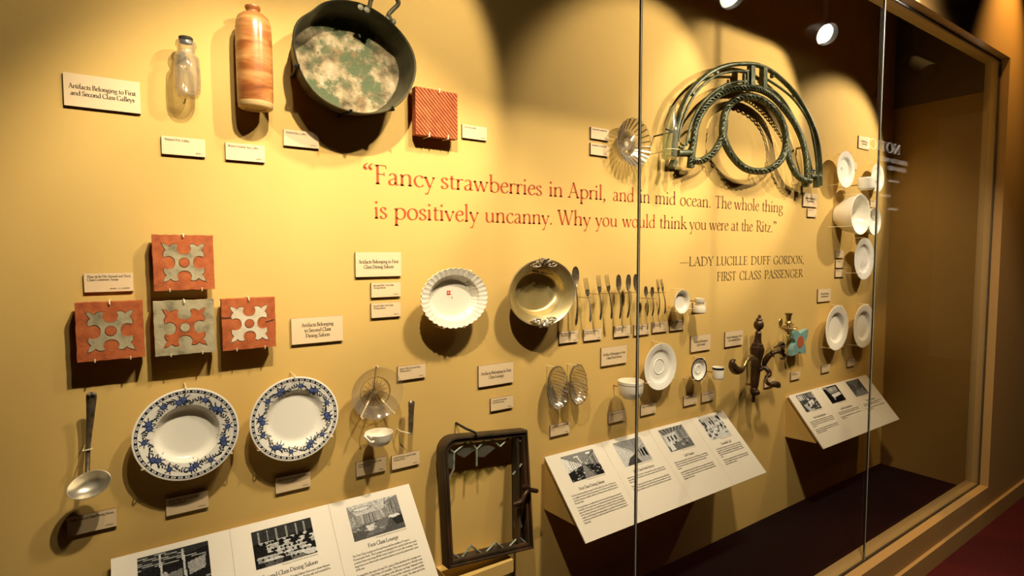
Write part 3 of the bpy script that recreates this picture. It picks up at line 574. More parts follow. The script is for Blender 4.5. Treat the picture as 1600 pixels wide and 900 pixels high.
# ------------------------------------------------------------------ slanted reading panels with printed photographs
def canvas(w=66, h=46, v=.3): return np.full((h, w), v)
def pfill(im, pts, v, a=1.0):
    h, w = im.shape; yy, xx = np.mgrid[0:h, 0:w]; xx = (xx+.5)/w; yy = (yy+.5)/h
    ins = np.zeros_like(im, bool); n = len(pts)
    for i in range(n):
        (x1, y1), (x2, y2) = pts[i], pts[(i+1) % n]
        c = ((y1 > yy) != (y2 > yy)); ins ^= c & (xx < (x2-x1)*(yy-y1)/((y2-y1) or 1e-9)+x1)
    im[ins] = im[ins]*(1-a)+v*a
def blob(im, x, y, rx, ry, v, a=1.0):
    h, w = im.shape; yy, xx = np.mgrid[0:h, 0:w]
    q = (((xx+.5)/w-x)/rx)**2+(((yy+.5)/h-y)/ry)**2 < 1; im[q] = im[q]*(1-a)+v*a
def pline(im, a, b, wd, v):
    dx, dy = b[0]-a[0], b[1]-a[1]; l = math.hypot(dx, dy); nx, ny = -dy/l*wd/2, dx/l*wd/2
    pfill(im, [(a[0]+nx, a[1]+ny), (b[0]+nx, b[1]+ny), (b[0]-nx, b[1]-ny), (a[0]-nx, a[1]-ny)], v)
def picture(kind, rs):
    g = np.random.RandomState(rs); im = canvas(); u = g.uniform
    if kind == 'saloon':       # dark saloon, ceiling beams, columns, pale curtains
        im[:] = .10; pfill(im, [(0,0),(1,0),(1,.1),(0,.34)], .16)
        for k in range(6): pline(im, (0, .06+.05*k), (.45+.1*k, .02+.05*k), .014, .62)
        pfill(im, [(.05,.62),(.22,.58),(.24,.95),(.06,.98)], .45); pfill(im, [(.36,.55),(.60,.50),(.60,.72),(.37,.80)], .42)
        pfill(im, [(.68,.40),(.95,.30),(.93,.62),(.70,.70)], .55); blob(im, .36, .62, .05, .14, .6)
        for x in (.30, .62): pline(im, (x, .05), (x+.04, 1), .035, .70)
        for k in range(10): blob(im, u(0,1), u(.75,1), .05, .03, u(.3,.6))
    elif kind == 'tables':     # hall of white-clothed tables
        im[:] = .09; pfill(im, [(0,0),(1,0),(1,.30),(0,.34)], .17)
        for x in (.10,.25,.40,.56,.72,.86): pline(im, (x, .05), (x, .36), .03, .50)
        for r in range(6):
            y = .36+.10*r
            for k in range(9-r):
                x = u(0, 1); blob(im, x, y, .035+.012*r, .018+.007*r, u(.6,.85)); pfill(im, [(x-.03-.01*r,y),(x+.03+.01*r,y),(x+.02+.01*r,y+.06+.015*r),(x-.02-.01*r,y+.06+.015*r)], u(.5,.8))
                blob(im, x+u(-.06,.06), y+.04, .02, .03, .05)
        pfill(im, [(0,.86),(1,.90),(1,1),(0,1)], .12, .6); blob(im, .9, .9, .12, .08, .75)
    elif kind == 'lounge':     # panelled lounge, oval ceiling moulding
        im[:] = .48; pfill(im, [(0,0),(1,0),(.8,.28),(.15,.34)], .72); blob(im, .27, .15, .20, .07, .5); blob(im, .27, .15, .15, .045, .82)
        for k in range(5): pline(im, (.45+.1*k, 0), (.55+.05*k, .28), .012, .3)
        pfill(im, [(.0,.34),(.6,.30),(.6,.58),(.0,.62)], .55)
        for k in range(14): pline(im, (.03+.042*k, .33), (.03+.042*k, .58), .013, u(.2,.85))
        pfill(im, [(.72,.10),(1,.0),(1,.55),(.78,.46)], .42)
        for k in range(6): pline(im, (.76+.04*k, .12), (.77+.04*k, .48), .013, u(.25,.8))
        pline(im, (.58,.08), (.66,.62), .045, .66); pfill(im, [(0,.66),(1,.52),(1,1),(0,1)], .28)
        pfill(im, [(.5,.60),(.78,.54),(.6,.92),(.2,.98)], .38)
        for k in range(15): blob(im, u(0,.6), u(.55,.82), .05, .03, u(.15,.8))
        pfill(im, [(.26,.66),(.44,.64),(.40,.82),(.30,.82)], .78); blob(im, .84, .58, .12, .045, .85); pfill(im, [(.78,.66),(1,.60),(1,.84),(.84,.86)], .14)
    elif kind == 'aisle':      # long dining room with a central aisle
        im[:] = .30; pfill(im, [(0,0),(1,0),(.56,.46),(.48,.46)], .45); pfill(im, [(0,.05),(.47,.45),(.47,.52),(0,.66)], .80)
        for k in range(7): pline(im, (.06+.06*k, .10+.05*k), (.06+.06*k, .64-.02*k), .012, .45)
        pfill(im, [(1,.10),(.57,.44),(.57,.52),(1,.62)], .62)
        for k in range(7): pline(im, (.66+.05*k, .40-.04*k), (.66+.05*k, .56+.01*k), .024, .10)
        pline(im, (.45,.12), (.50,.42), .03, .85); blob(im, .42, .13, .07, .03, .85); blob(im, .80, .10, .07, .04, .9)
        pfill(im, [(0,.66),(.48,.50),(.40,1),(0,1)], .10); pfill(im, [(1,.60),(.56,.50),(.80,1),(1,1)], .09); pfill(im, [(.49,.5),(.55,.5),(.72,1),(.40,1)], .42)
        for k in range(20): blob(im, u(.02,.45), u(.55,.98), .03, .025, u(.05,.75)); blob(im, u(.62,1), u(.56,.9), .03, .02, u(.05,.6))
    elif kind == 'deck':       # covered deck, planks and posts
        im[:] = .62; pfill(im, [(0,0),(.95,0),(.62,.58),(.55,.60)], .42)
        for k in range(8): pline(im, (.08*k, .02), (.56+.01*k, .57), .008, .62)
        pfill(im, [(0,.1),(.5,.58),(.2,.95),(0,1)], .70); pfill(im, [(.30,.72),(.56,.60),(.62,1),(.10,1)], .22); pfill(im, [(.5,.6),(1,.25),(1,1),(.62,1)], .58)
        for x, w in ((.70,.03),(.78,.05),(.88,.07)): pfill(im, [(x,.50-.2*(x-.7)),(x+w,.48-.2*(x-.7)),(x+w,.80+.1*(x-.7)),(x,.76)], .06)
        pline(im, (.3,.3), (.56,.6), .012, .85); pline(im, (.56,.6), (1,.30), .012, .3)
    elif kind == 'cafe':       # cafe with trellis wall and wicker chairs
        im[:] = .55; pfill(im, [(0,0),(1,0),(.9,.16),(.1,.26)], .30)
        for k in range(6): pline(im, (.1+.16*k, 0), (.2+.1*k, .24), .014, .75)
        pfill(im, [(.05,.26),(.55,.22),(.55,.66),(.05,.72)], .72)
        for x in (.16,.30,.44): pfill(im, [(x,.36),(x+.07,.35),(x+.07,.56),(x,.58)], .18)
        pfill(im, [(.6,.2),(1,.15),(1,.55),(.6,.55)], .40)
        for k in range(10): pline(im, (.6+.04*k, .18), (.6+.04*k, .55), .01, u(.2,.9))
        pfill(im, [(0,.76),(1,.6),(1,1),(0,1)], .34)
        for k in range(16): blob(im, u(.05,1), u(.58,.92), .045, .05, u(.06,.6))
        pfill(im, [(.06,.66),(.22,.62),(.26,.95),(.08,.98)], .80)
    elif kind == 'palm':       # verandah cafe, strong black and white
        im[:] = .72
        for k in range(22): blob(im, u(0,1), u(.0,.6), u(.02,.07), u(.04,.14), u(.04,.35))
        for k in range(16): blob(im, u(0,1), u(.55,1), u(.03,.08), u(.03,.08), u(.05,.95))
        for x in (.2,.45,.7): pline(im, (x,.0), (x+.03,.6), .03, .9)
    elif kind == 'reading':
        im[:] = .20
        for k in range(9): pfill(im, [(.03+.11*k,.04),(.10+.11*k,.03),(.10+.11*k,.34),(.03+.11*k,.36)], u(.3,.8))
        pfill(im, [(.42,.50),(.80,.42),(.86,.66),(.50,.72)], .85); pfill(im, [(.10,.60),(.36,.55),(.60,.98),(.22,1)], .62)
        for k in range(24): blob(im, u(0,1), u(.3,1), u(.03,.07), u(.03,.06), u(.04,.8))
    elif kind == 'smoking':
        im[:] = .05; pfill(im, [(.15,.06),(.92,.06),(.88,.40),(.28,.46)], .42)
        for k in range(6): pfill(im, [(.28+.1*k,.10),(.34+.1*k,.10),(.34+.1*k,.30),(.28+.1*k,.32)], u(.5,.9))
        pfill(im, [(.28,.50),(.90,.44),(.95,.60),(.36,.72)], .78); pline(im, (.28,.48), (.92,.42), .03, .15); pline(im, (.02,.06), (.25,.06), .05, .7)
        blob(im, .36, .78, .05, .06, .6)
    else:
        im[:] = .22; pfill(im, [(0,0),(1,0),(.6,.4),(.4,.4)], .30)
        for k in range(9): pline(im, (.3+.05*k, .30), (.3+.05*k, .75), .018, u(.15,.62))
        pfill(im, [(0,.85),(.4,.62),(.75,.62),(1,.95),(1,1),(0,1)], .40)
        for k in range(12): blob(im, u(0,1), u(.3,.9), .03, .06, u(.05,.5))
    return np.clip(im*(1+g.normal(0, .10, im.shape))+g.normal(0, .015, im.shape), .01, .95)
pm = base_mat('printed_photograph', (.5, .5, .5), .8, 0, .05); vc = pm.node_tree.nodes.new('ShaderNodeAttribute'); vc.attribute_name = 'print'
pm.node_tree.links.new(vc.outputs['Color'], pm.node_tree.nodes['Principled BSDF'].inputs['Base Color'])
BODY = {
'Third Class Dining Saloon': 'The Third Class Dining Saloon was a plain and simple room.',
'Second Class Dining Saloon': 'The Titanic carried a Second Class Dining Saloon that was a most elegant and well appointed setting. The Saloon was panelled in oak and extended to the full width of the deck.',
'First Class Lounge': "The First Class Lounge was located towards the middle of Titanic's Promenade Deck. The Lounge was designed for use by both men and women from morning till the room closed at 11:30 in the evening. Four large bays were fitted with oriented windows to provide panoramic views of the sea.|Designed by the style of Louis XV, many of the details in the Lounge were reminiscent of the Palace of Versailles. The room was given a British twist by the addition of oak paneling with delicate carvings. Instead of the carvings being gilded as was the fashion on the Continent, a warm marble fireplace with an electric fire stood beneath a mirror. The after end of the room held a bookcase of volumes.",
'First Class Dining Saloon': 'The First Class Dining Saloon occupied the full width of the vessel on D Deck and was capable of seating more than 500 passengers. If First Class was not fully booked and spare seating was available, children were allowed to dine with their parents in the main Saloon.|The dining Saloon was outfitted with a host of features that famously portrayed in wonderful a Tudor carpet. It gave a restful impression that spread from their serving places, the Dining Saloon was outfitted by spare seating fans and diverse, lending an air of ceremony to the space. On April 10th, the First Class Dining Saloon held first couples, its staff feasting with passages elegance and pauline in business girls served on delicate porcelain plates emblazoned with the White Star Line recognizable red burgee logo.',
'First Class Deck Service': 'Under the covered decks, Titanic\u2019s Promenade Deck was the usual place to be seen, strolling on. Stewards kept a steady list on a constant walk to the Promenade Deck at times.|Deck chairs could be rented for the season, one of the deck stewards would be able to use their chair whilst others served them. Stewards kept an outdoor service with hot soup in bouillon cups and the warm blankets that became very popular.',
'Caf\u00e9 Parisien': 'Unlike dining rooms in earlier vessels, its vine covered trellis gave the Caf\u00e9 Parisien the charm of a sidewalk caf\u00e9. Located on the starboard side of the deck it was fitted with wicker chairs and tables. The food was said to be French and gave light luncheon.|A good addition the chairs could be rolled with any arrangement and plan of food. The service between restaurant, kitchen and the Caf\u00e9 Parisien gave guests the chance to dine late, and the Caf\u00e9 stayed in use as one continuous supper until the midnight trade was closed.',
'Verandah Caf\u00e9': 'The Verandah Caf\u00e9 had large windows from end to end and a sliding door opened onto the deck. It gave views of the sea and was a light filled room of white painted trellis with climbing plants. Passengers took their coffee and refreshments at any time of the day in wicker chairs.|Both caf\u00e9s were popular with the First Class families and young guests, and children had been known to make use of the caf\u00e9 as a playroom along the open decks.',
'First Class Reading Room': 'Situated on the Promenade Deck, the Reading and Writing Room was decorated in the Georgian style and painted in white. The room was intended mainly as a retreat for ladies, who would rest there after dinner and write their letters home. A large bow window gave views of the sea.|Stationery was provided at each of the desks. The Reading Room was furnished with upholstered chairs and a marble fireplace, and soft lamps stood on every table. The carpet was old rose and the curtains were silk.',
'First Class Smoking Room': 'The First Class Smoking Room was a retreat for gentlemen and was panelled in mahogany with inlaid mother of pearl. Leather chairs stood around small tables for cards and drinks.|Painted windows lit by lamps behind surrounded the room, and a painting hung over its open fireplace of coal.',
'First Class Staterooms': 'First Class Staterooms were decorated in many period styles from Louis XVI to Queen Anne, with oak beds and marble wash stands. Suites had their own sitting rooms.|Parlour suites gave private promenades along the side of the deck with half timbered walls, rattan chairs and potted plants.',
}
def panel(name_label, x0, x1, zt, yb, zb, cols, wedge_z, heads_from=0):
    yt = WY-.020; A = Vector((x0, yt, Z(zt))); dn = Vector((0, yb-yt, zb-zt)); L = dn.length; dn.normalize()
    nrm = Vector((0, dn.z, -dn.y)); nrm = nrm if nrm.z > 0 else -nrm
    W = x1-x0
    t = thing('reading_panel', name_label, 'information panel', ((x0+x1)/2, WY, Z(wedge_z)), 'slanted reading panels')
    mp3 = lambda u, v, e=0: tuple(A+Vector((u, 0, 0))+dn*v+nrm*e)
    mb = MB(); k = [mb.vert(mp3(u, v, e)) for e in (-.006, 0) for u, v in ((0,0),(W,0),(W,L),(0,L))]
    for q in ((0,1,2,3),(4,7,6,5),(0,4,5,1),(1,5,6,2),(2,6,7,3),(3,7,4,0)): mb.face([k[i] for i in q])
    mb.build('board', M['board'], t, False)
    # wedge-shaped bracket in the wall colour
    e = -.0065; p1, p2 = mp3(.012, .015, e), mp3(.012, L*.80, e)
    mb = MB(); pr = [(WY, Z(wedge_z)), (p2[1], Z(wedge_z)+.012), (p2[1], p2[2]), (p1[1], p1[2]), (WY, p1[2])]
    a = [mb.vert((x0+.012, y, z)) for y, z in pr]; b = [mb.vert((x1-.012, y, z)) for y, z in pr]
    mb.face(a); mb.face(b[::-1])
    for i in range(5): mb.face((a[i], a[(i+1) % 5], b[(i+1) % 5], b[i]))
    mb.build('wedge_bracket', M['wall'], t, False)
    tx = MB(); rl = MB(); mpt = lambda u, w: mp3(u, -w, .0006)
    for i, (kind, head, u0, u1, v0, v1, rs, xa, xb) in enumerate(cols):
        im = picture(kind, rs); h, w = im.shape; mb = MB(); mb.col = []
        g = [[mb.vert(mp3(u0+(u1-u0)*q/w, v0+(v1-v0)*r/h, .0008)) for q in range(w+1)] for r in range(h+1)]
        for r in range(h):
            for q in range(w):
                mb.face((g[r][q], g[r+1][q], g[r+1][q+1], g[r][q+1])); c = float(im[r, q])**1.9; mb.col.append((c*.80, c*.80, c*.74))
        mb.build('printed_photograph', pm, t, False)['label'] = 'black and white printed photograph above the text %s' % head
        text(tx, mpt, 'Photograph of the '+head, u1, -(v1+.007), .0028, (u1-u0)*.6, 'r', .15, 1, False)
        hw = min(tw(head)*.0125*.95, (xb-xa)*.8); text(tx, mpt, head, (xa+xb)/2, -.168, .0125, hw, 'c', .145, 3)
        v = -.184
        for blk in BODY[head].split('|'): v = para(tx, mpt, blk, xa+.035, v, xb-xa-.07, .0066, .0102)-.008
        if i: rl.poly([mpt(xa-.0006, 0), mpt(xa-.0006, -L), mpt(xa+.0006, -L), mpt(xa+.0006, 0)])
    tx.build('printed_text', M['ink'], t, False); rl.build('column_rule', M['ruleline'], t, False)
    return t
panel('slanted ivory reading panel with three photographs at the lower left', -.0876, .757, -.802, 1.505, -1.06,
      [('saloon', 'Third Class Dining Saloon', .057, .224, .017, .130, 1, 0, .281), ('tables', 'Second Class Dining Saloon', .335, .505, .027, .136, 2, .281, .566), ('lounge', 'First Class Lounge', .618, .789, .026, .139, 3, .566, .8446)], -1.03)
panel('widest slanted ivory reading panel, crossed by the glass joint, with four photographs', 1.3554, 2.548, -.835, 1.510, -1.088,
      [('aisle', 'First Class Dining Saloon', .072, .250, .018, .131, 4, 0, .312), ('deck', 'First Class Deck Service', .370, .542, .020, .134, 5, .312, .617),
       ('cafe', 'Caf\u00e9 Parisien', .672, .844, .016, .130, 6, .617, .925), ('palm', 'Verandah Caf\u00e9', .975, 1.135, .016, .133, 7, .925, 1.1926)], -1.065)
panel('smallest slanted ivory reading panel at the right end of the wall with three photographs', 3.187, 4.178, -.851, 1.550, -1.112,
      [('reading', 'First Class Reading Room', .065, .245, .012, .122, 8, 0, .33), ('smoking', 'First Class Smoking Room', .375, .552, .010, .119, 9, .33, .66), ('state', 'First Class Staterooms', .682, .860, .010, .122, 10, .66, .991)], -1.108)
# ------------------------------------------------------------------ plates, dishes, bowls
def ext(px, py, hw, hh, off):
    """centre and half sizes (m) of something seen `hw` by `hh` pixels big in a plane `off` in front of the wall"""
    c = P(px, py, off); l, r_ = P(px-hw, py, off), P(px+hw, py, off); t, b = P(px, py-hh, off), P(px, py+hh, off)
    return (l.x+r_.x)/2, (t.z+b.z)/2, (r_.x-l.x)/2, (t.z-b.z)/2
def plate_prof(hr, dp, rim=.70, th=.0045, lip=0.0):
    """closed plate section in unit radius: back, edge, rim, well"""
    back = [(0, hr-dp-th), (.50, hr-dp-th), (.52, hr-dp-th-.004), (.56, hr-dp-th-.004), (.58, hr-dp-th), (rim-.02, hr-.003-th), (.985, hr-th*.6)]
    front = [(1.0, hr-.0016), (1.0, hr), (.99, hr+.0006+lip), (.955, hr-.0004+lip*.4), (rim, hr-.003), (rim-.035, hr-.005), (rim-.09, hr-dp*.75), (rim-.16, hr-dp*.97), (rim-.22, hr-dp), (0, hr-dp)]
    return back+front, front
def fh(front, r):
    for (r1, h1), (r0, h0) in zip(front, front[1:]):
        if r0 <= r <= r1: return h0+(h1-h0)*(r-r0)/((r1-r0) or 1)
    return front[-1][1]
def plate(name, label, cat, px, py, hw, hh, off, dp=.018, rim=.70, mat='china', rnd=True, clips=(90, 215, 325), wob=None, n=72, lip=0, group=None):
    cx, cz, rx, rz = ext(px, py, hw, hh, off)
    if rnd: rx = rz = (rx*.4+rz*.6)
    pr, fr = plate_prof(off, dp, rim, lip=lip)
    t = thing(name, label, cat, (cx, WY, cz-rz), group)
    mb = MB(); mb.lathe((cx, WY, cz), pr, n, 'y', rx, rz, wob); mb.build('dish_body' if cat != 'plate' else 'plate_body', M[mat], t)
    for a in clips: clip(t, cx, cz, rx, rz, a, off)
    return t, cx, cz, rx, rz, fr
def flower(mb, pt, r, th, s, leaves=5, rs=random):
    """printed rosette with leaves around it; pt(u,v) maps local offsets (m) around (r, th)"""
    for k in range(leaves):
        a = 2*math.pi*(k+rs.uniform(-.2, .2))/leaves; L = s*rs.uniform(1.7, 2.5); w = s*.34; mb.cur = 1
        d = (math.cos(a), math.sin(a)); nn = (-d[1], d[0])
        prof = [(.75, 0), (1.0, .5), (1.35, .8), (1.7, .5), (L/s, 0), (1.7, -.5), (1.35, -.8), (1.0, -.5)]
        mb.poly([pt(d[0]*q*s+nn[0]*e*w*.6, d[1]*q*s+nn[1]*e*w*.6, 0) for q, e in prof])
    mb.cur = 0
    for k in range(7):
        a = 2*math.pi*k/7; c = (math.cos(a)*s*.66, math.sin(a)*s*.66)
        mb.poly([pt(c[0]+s*.30*math.cos(2*math.pi*i/8), c[1]+s*.30*math.sin(2*math.pi*i/8), 1+.02*k) for i in range(8)])
    mb.cur = 2; mb.poly([pt(s*.52*math.cos(2*math.pi*i/12), s*.52*math.sin(2*math.pi*i/12), 2) for i in range(12)])
    mb.cur = 0; mb.poly([pt(s*.36*math.cos(2*math.pi*i/12), s*.36*math.sin(2*math.pi*i/12), 3) for i in range(12)])
    mb.cur = 2; mb.poly([pt(s*.2*math.cos(2*math.pi*i/8), s*.2*math.sin(2*math.pi*i/8), 4) for i in range(8)])
def floral(t, cx, cz, Rr, fr, phase, seed):
    rs = random.Random(seed); mb = MB()
    at = lambda r, th, e=0: (cx+Rr*r*math.cos(th), WY-fh(fr, r)-.0006-.00012*e, cz+Rr*r*math.sin(th))
    # chain band just inside the edge
    mb.cur = 1
    for a, b in ((.900, .908), (.950, .958)):
        for k in range(96):
            t0, t1 = 2*math.pi*k/96, 2*math.pi*(k+1)/96
            mb.poly([at(a, t0), at(b, t0), at(b, t1), at(a, t1)])
    for k in range(44):
        t0 = 2*math.pi*k/44; w = 2*math.pi/44
        mb.poly([at(.907, t0), at(.929, t0+w*.12), at(.951, t0), at(.951, t0+w*.52), at(.929, t0+w*.40), at(.907, t0+w*.52)])
        q = t0+w*.76; mb.cur = 1
        mb.poly([at(.929+.010*math.sin(2*math.pi*i/6), q+w*.14*math.cos(2*math.pi*i/6)) for i in range(6)]); mb.cur = 1
    # flower sprays round the rim
    for k in range(6):
        th = phase+2*math.pi*k/6
        for j, (dr, dt, s) in enumerate(((.77, -.060, .0092), (.72, .060, .0096), (.78, .45, .0082), (.70, .58, .0045))):
            a = th+dt; r = dr
            def pt(u, v, e, r=r, a=a):
                rr = r+v/Rr; return at(max(.5, min(.88, rr)), a+u/(Rr*r), e)
            if j == 3:
                continue
            flower(mb, pt, r, a, s, 6 if j == 2 else 7, rs)
        # stems with leaf pairs linking the sprays
        mb.cur = 1; N_ = 14; path = [(.74+.055*math.sin(q/N_*math.pi*2.2+k), th+.10+q/N_*.88) for q in range(N_+1)]
        for (r1, a1), (r2, a2) in zip(path, path[1:]): mb.poly([at(r1-.004, a1), at(r1+.004, a1), at(r2+.004, a2), at(r2-.004, a2)])
        for q, (r, a) in enumerate(path):
            if q in (0, 5, 6): continue
            for sgn in ((1, -1) if q % 3 else (1,)):
                L = rs.uniform(.055, .085); ang = sgn*rs.uniform(.7, 1.1)
                d = (math.sin(ang)*L, math.cos(ang)*L/r); nn = (-math.cos(ang)*.016, math.sin(ang)*.016/r)
                cl = lambda x: max(.50, min(.885, x))
                mb.poly([at(cl(r), a, .5), at(cl(r+d[0]*.5+nn[0]), a+d[1]*.5+nn[1], .5), at(cl(r+d[0]), a+d[1], .5), at(cl(r+d[0]*.5-nn[0]), a+d[1]*.5-nn[1], .5)])
    mb.build('floral_border', [M['blue'], M['bluedark'], M['bluelight']], t, False)['label'] = 'blue printed flower border'

q = plate('soup_plate', 'larger blue flowered white soup plate at the lower left, right of the ladle', 'plate', 289.5, 679, 81, 74, .055, .026, .66)
floral(*q[:3], q[3], q[5], R(97), 3)
q = plate('dinner_plate', 'smaller blue flowered white plate, left of the glass butter dish', 'plate', 459.5, 654.5, 66.5, 67.5, .055, .016, .70)
floral(*q[:3], q[3], q[5], R(115), 5)

# oval scalloped serving dish with a red pennant mark
sc_ = lambda t, r, k: 1+(.040*(abs(math.cos(18*t))-.6)*(max(0, r-.55)/.45) if r > .55 else 0)
t, cx, cz, rx, rz, fr = plate('serving_dish', 'oval scalloped white serving dish with a small red pennant mark', 'dish', 709.5, 466, 52, 47, .075, .030, .80, 'cream', False, (62, 250, 285), sc_, 288, .002)
mk = P(698, 461, fh(fr, .1)); ym = WY-fr[-1][1]-.0007
mb = MB(); w, h = .017, .0155
mb.poly([(mk.x, ym, mk.z), (mk.x+w, ym, mk.z+.001), (mk.x+w*.72, ym, mk.z+h*.5), (mk.x+w, ym, mk.z+h*.92), (mk.x, ym, mk.z+h)])
mb.cur = 1; mb.poly([(mk.x+.0055+(.0042 if i % 2 == 0 else .0018)*math.cos(math.pi/2+i*math.pi/5), ym-.0002, mk.z+h*.5+(.0042 if i % 2 == 0 else .0018)*math.sin(math.pi/2+i*math.pi/5)) for i in range(10)])
mb.build('pennant_mark', [M['redmark'], M['white']], t, False)['label'] = 'red swallow-tailed pennant with a white star'
mb = MB(); rs = random.Random(4)
for k in range(16):
    x, z, r = mk.x+rs.uniform(-.012, .024), mk.z-rs.uniform(.003, .014), rs.uniform(.0006, .0014); mb.poly([(x-r, ym, z-r), (x+r, ym, z-r), (x, ym, z+r)])
mb.build('worn_print', M['olive'], t, False)

# round silver dish with cast ornaments
cx, cz, rx, rz = ext(846, 457, 52.5, 50.5, .075)
t = thing('silver_dish', 'round yellowed silver dish with cast scroll ornaments at top and bottom', 'dish', (cx, WY, cz-rz))  # the yellow is the warm reflection put into the silver's base colour
wv = lambda th, r, k: 1+((.035*math.cos(2*th)*-1-.015*abs(math.cos(th))**12*0) if r > .80 else 0)*.6
pr = [(0, .016), (.55, .016), (.66, .028), (.74, .050), (.96, .066), (1.0, .070), (1.005, .075), (.985, .079), (.95, .075), (.80, .064), (.735, .060), (.70, .050), (.655, .030), (.60, .023), (.55, .021), (0, .021)]
mb = MB(); mb.lathe((cx, WY, cz), pr, 96, 'y', rx, rz, wv); mb.build('dish_body', M['goldsilver'], t)
mb = MB(); mb.lathe((cx, WY, cz), [(.985, .078), (1.012, .080), (1.018, .076), (1.0, .072)], 96, 'y', rx, rz, wv); mb.build('rim_edge', M['silver'], t)
for s in (1, -1):
    mb = MB(); zc = cz+s*rz*.92
    g = lambda u, v, e: (cx+u*rx, WY-.080-e, zc+s*v*rz)
    for e in (-1, 1):
        for scl, ox, oy in ((.085, .15, -.02), (.06, .27, -.075), (.055, .08, .09)):
            pts = [g(e*(ox+scl*(1-k/16)*math.cos(k*.62)), oy+scl*(1-k/16)*math.sin(k*.62), .003) for k in range(14)]
            mb.tube(pts, [.0045*(1-k/20) for k in range(14)], 8)
        mb.tube([g(e*.10, -.10, .002), g(e*.2, -.13, .002), g(e*.32, -.12, .001), g(e*.40, -.06, 0)], [.005, .0045, .004, .002], 8)
    for k in range(7):
        a = R(20+k*140/6); mb.tube([g(0, -.02, .004), g(.10*math.cos(a), -.02+.11*math.sin(a), .008), g(.15*math.cos(a), -.02+.155*math.sin(a), .001)], [.004, .0065, .002], 8)
    mb.lathe(g(0, -.03, 0), [(.010, 0), (.009, .006), (0, .011)], 14, 'y')
    mb.build('scroll_ornament', M['silver'] if s < 0 else M['tarnish'], t)
mb = MB(); hk = P(838, 425, .06)
mb.tube([(hk.x-.012, WY-.05, hk.z+.004), (hk.x+.01, WY-.062, hk.z), (hk.x+.09, WY-.050, hk.z-.012)], [.003, .004, .001], 8)
mb.build('torn_edge', M['tarnish'], t); pin(t, cx-.07, cz-.05, .016, .006); pin(t, cx+.07, cz-.05, .016, .006); pin(t, cx, cz+.08, .016, .006)

# plain white pieces in the middle
q = plate('saucer', 'large plain white saucer right of the glass joint with a round centre ring', 'plate', 1032, 573, 25.3, 36, .055, .012, .74)
t, cx, cz, rx, rz, fr = q
mb = MB(); mb.lathe((cx, WY, cz), [(.30, fr[-1][1]-.001), (.31, fr[-1][1]+.0022), (.335, fr[-1][1]+.0022), (.345, fr[-1][1]-.001)], 48, 'y', rx, rz); mb.build('centre_ring', M['china'], t)
def cup(name, label, px, pyr, pyb, hw, off, prof, mat='china', cat='cup', band=None, flute=None, handle=None, group=None):
    """upright vessel: hw half its width at the rim in pixels; prof (radius, height) in unit radius and unit height, outside then inside"""
    c = P(px, pyr, off); zb = P(px, pyb, off).z
    d = (c-Vector((0, 0, EYE))).dot(_fwd); r = hw*d/F; H = c.z-zb
    t = thing(name, label, cat, (c.x, c.y, zb), group)
    mb = MB(); mb.lathe((c.x, c.y, zb), [(a*r, b*H) for a, b in prof], 56, 'z', 1, 1, flute); mb.build('cup_body', M[mat], t)
    if band:
        for a, b, mt, nm in band:
            mb = MB(); rr = 1.004
            ro = np.interp([a, b], [p[1] for p in prof[1:7]], [p[0] for p in prof[1:7]])
            mb.lathe((c.x, c.y, zb), [(ro[0]*r*rr, a*H), (ro[1]*r*rr+.0003, b*H), (ro[1]*r*.96, b*H+.0004)], 56, 'z'); mb.build(nm, M[mt], t)
    if handle is not None:
        a = R(handle); dx = Vector((math.cos(a), math.sin(a), 0)); o = Vector((c.x, c.y, zb))
        mb = MB(); mb.tube(spline([o+dx*r*.93+Vector((0,0,H*.85)), o+dx*r*1.38+Vector((0,0,H*.80)), o+dx*r*1.48+Vector((0,0,H*.5)), o+dx*r*1.15+Vector((0,0,H*.26)), o+dx*r*.80+Vector((0,0,H*.26))], 5), r*.09, 10)
        mb.build('cup_handle', M[mat], t)
    mb = MB(); y1 = c.y+r*.62
    mb.tube([(c.x, WY, zb+H*.45), (c.x, c.y+r*.90, zb+H*.45)], .0028, 8); mb.build('mounting_pin', M['pin'], t)
    return t, c, r, H, zb
CUPP = [(0, 0), (.62, 0), (.70, .06), (.90, .26), (.97, .50), (.985, .80), (1.0, .985), (.985, 1.0), (.955, .99), (.93, .75), (.90, .5), (.83, .28), (.6, .10), (0, .08)]
BOWP = [(0, 0), (.60, 0), (.64, .05), (.86, .20), (.965, .42), (.985, .75), (1.0, .985), (.985, 1.0), (.955, .99), (.94, .70), (.92, .42), (.80, .22), (.55, .09), (0, .08)]
cup('bouillon_bowl', 'plain round white bowl standing out left of the glass joint', 985.5, 594.5, 621.5, 20, .105, BOWP, 'cream', 'bowl', [(.80, .83, 'greymark', 'rim_line')])
t, cx, cz, rx, rz, fr = plate('rimmed_saucer', 'small white saucer with a navy blue rim', 'plate', 1092.5, 577.5, 11.6, 18.3, .06, .010, .76, clips=(60, 225, 300))
mb = MB(); mb.lathe((cx, WY, cz), [(1.004, .057), (1.006, .0605), (.985, .0615), (.90, .0600), (.90, .0590)], 64, 'y', rx, rz); mb.build('navy_rim', M['navy'], t)
mb = MB(); mb.lathe((cx, WY, cz), [(.30, fr[-1][1]-.001), (.31, fr[-1][1]+.002), (.36, fr[-1][1]+.002), (.37, fr[-1][1]-.001)], 40, 'y', rx, rz); mb.build('centre_ring', M['china'], t)
STR = [(0, 0), (.80, 0), (.90, .04), (.96, .14), (.985, .50), (.995, .80), (1.0, .985), (.985, 1.0), (.955, .99), (.94, .5), (.90, .14), (0, .09)]
cup('rimmed_cup', 'small straight white cup with a navy band round its rim', 1122, 573.5, 592, 8.8, .07, STR, 'china', 'cup', [(.80, .985, 'navy', 'navy_band')], None, 75)
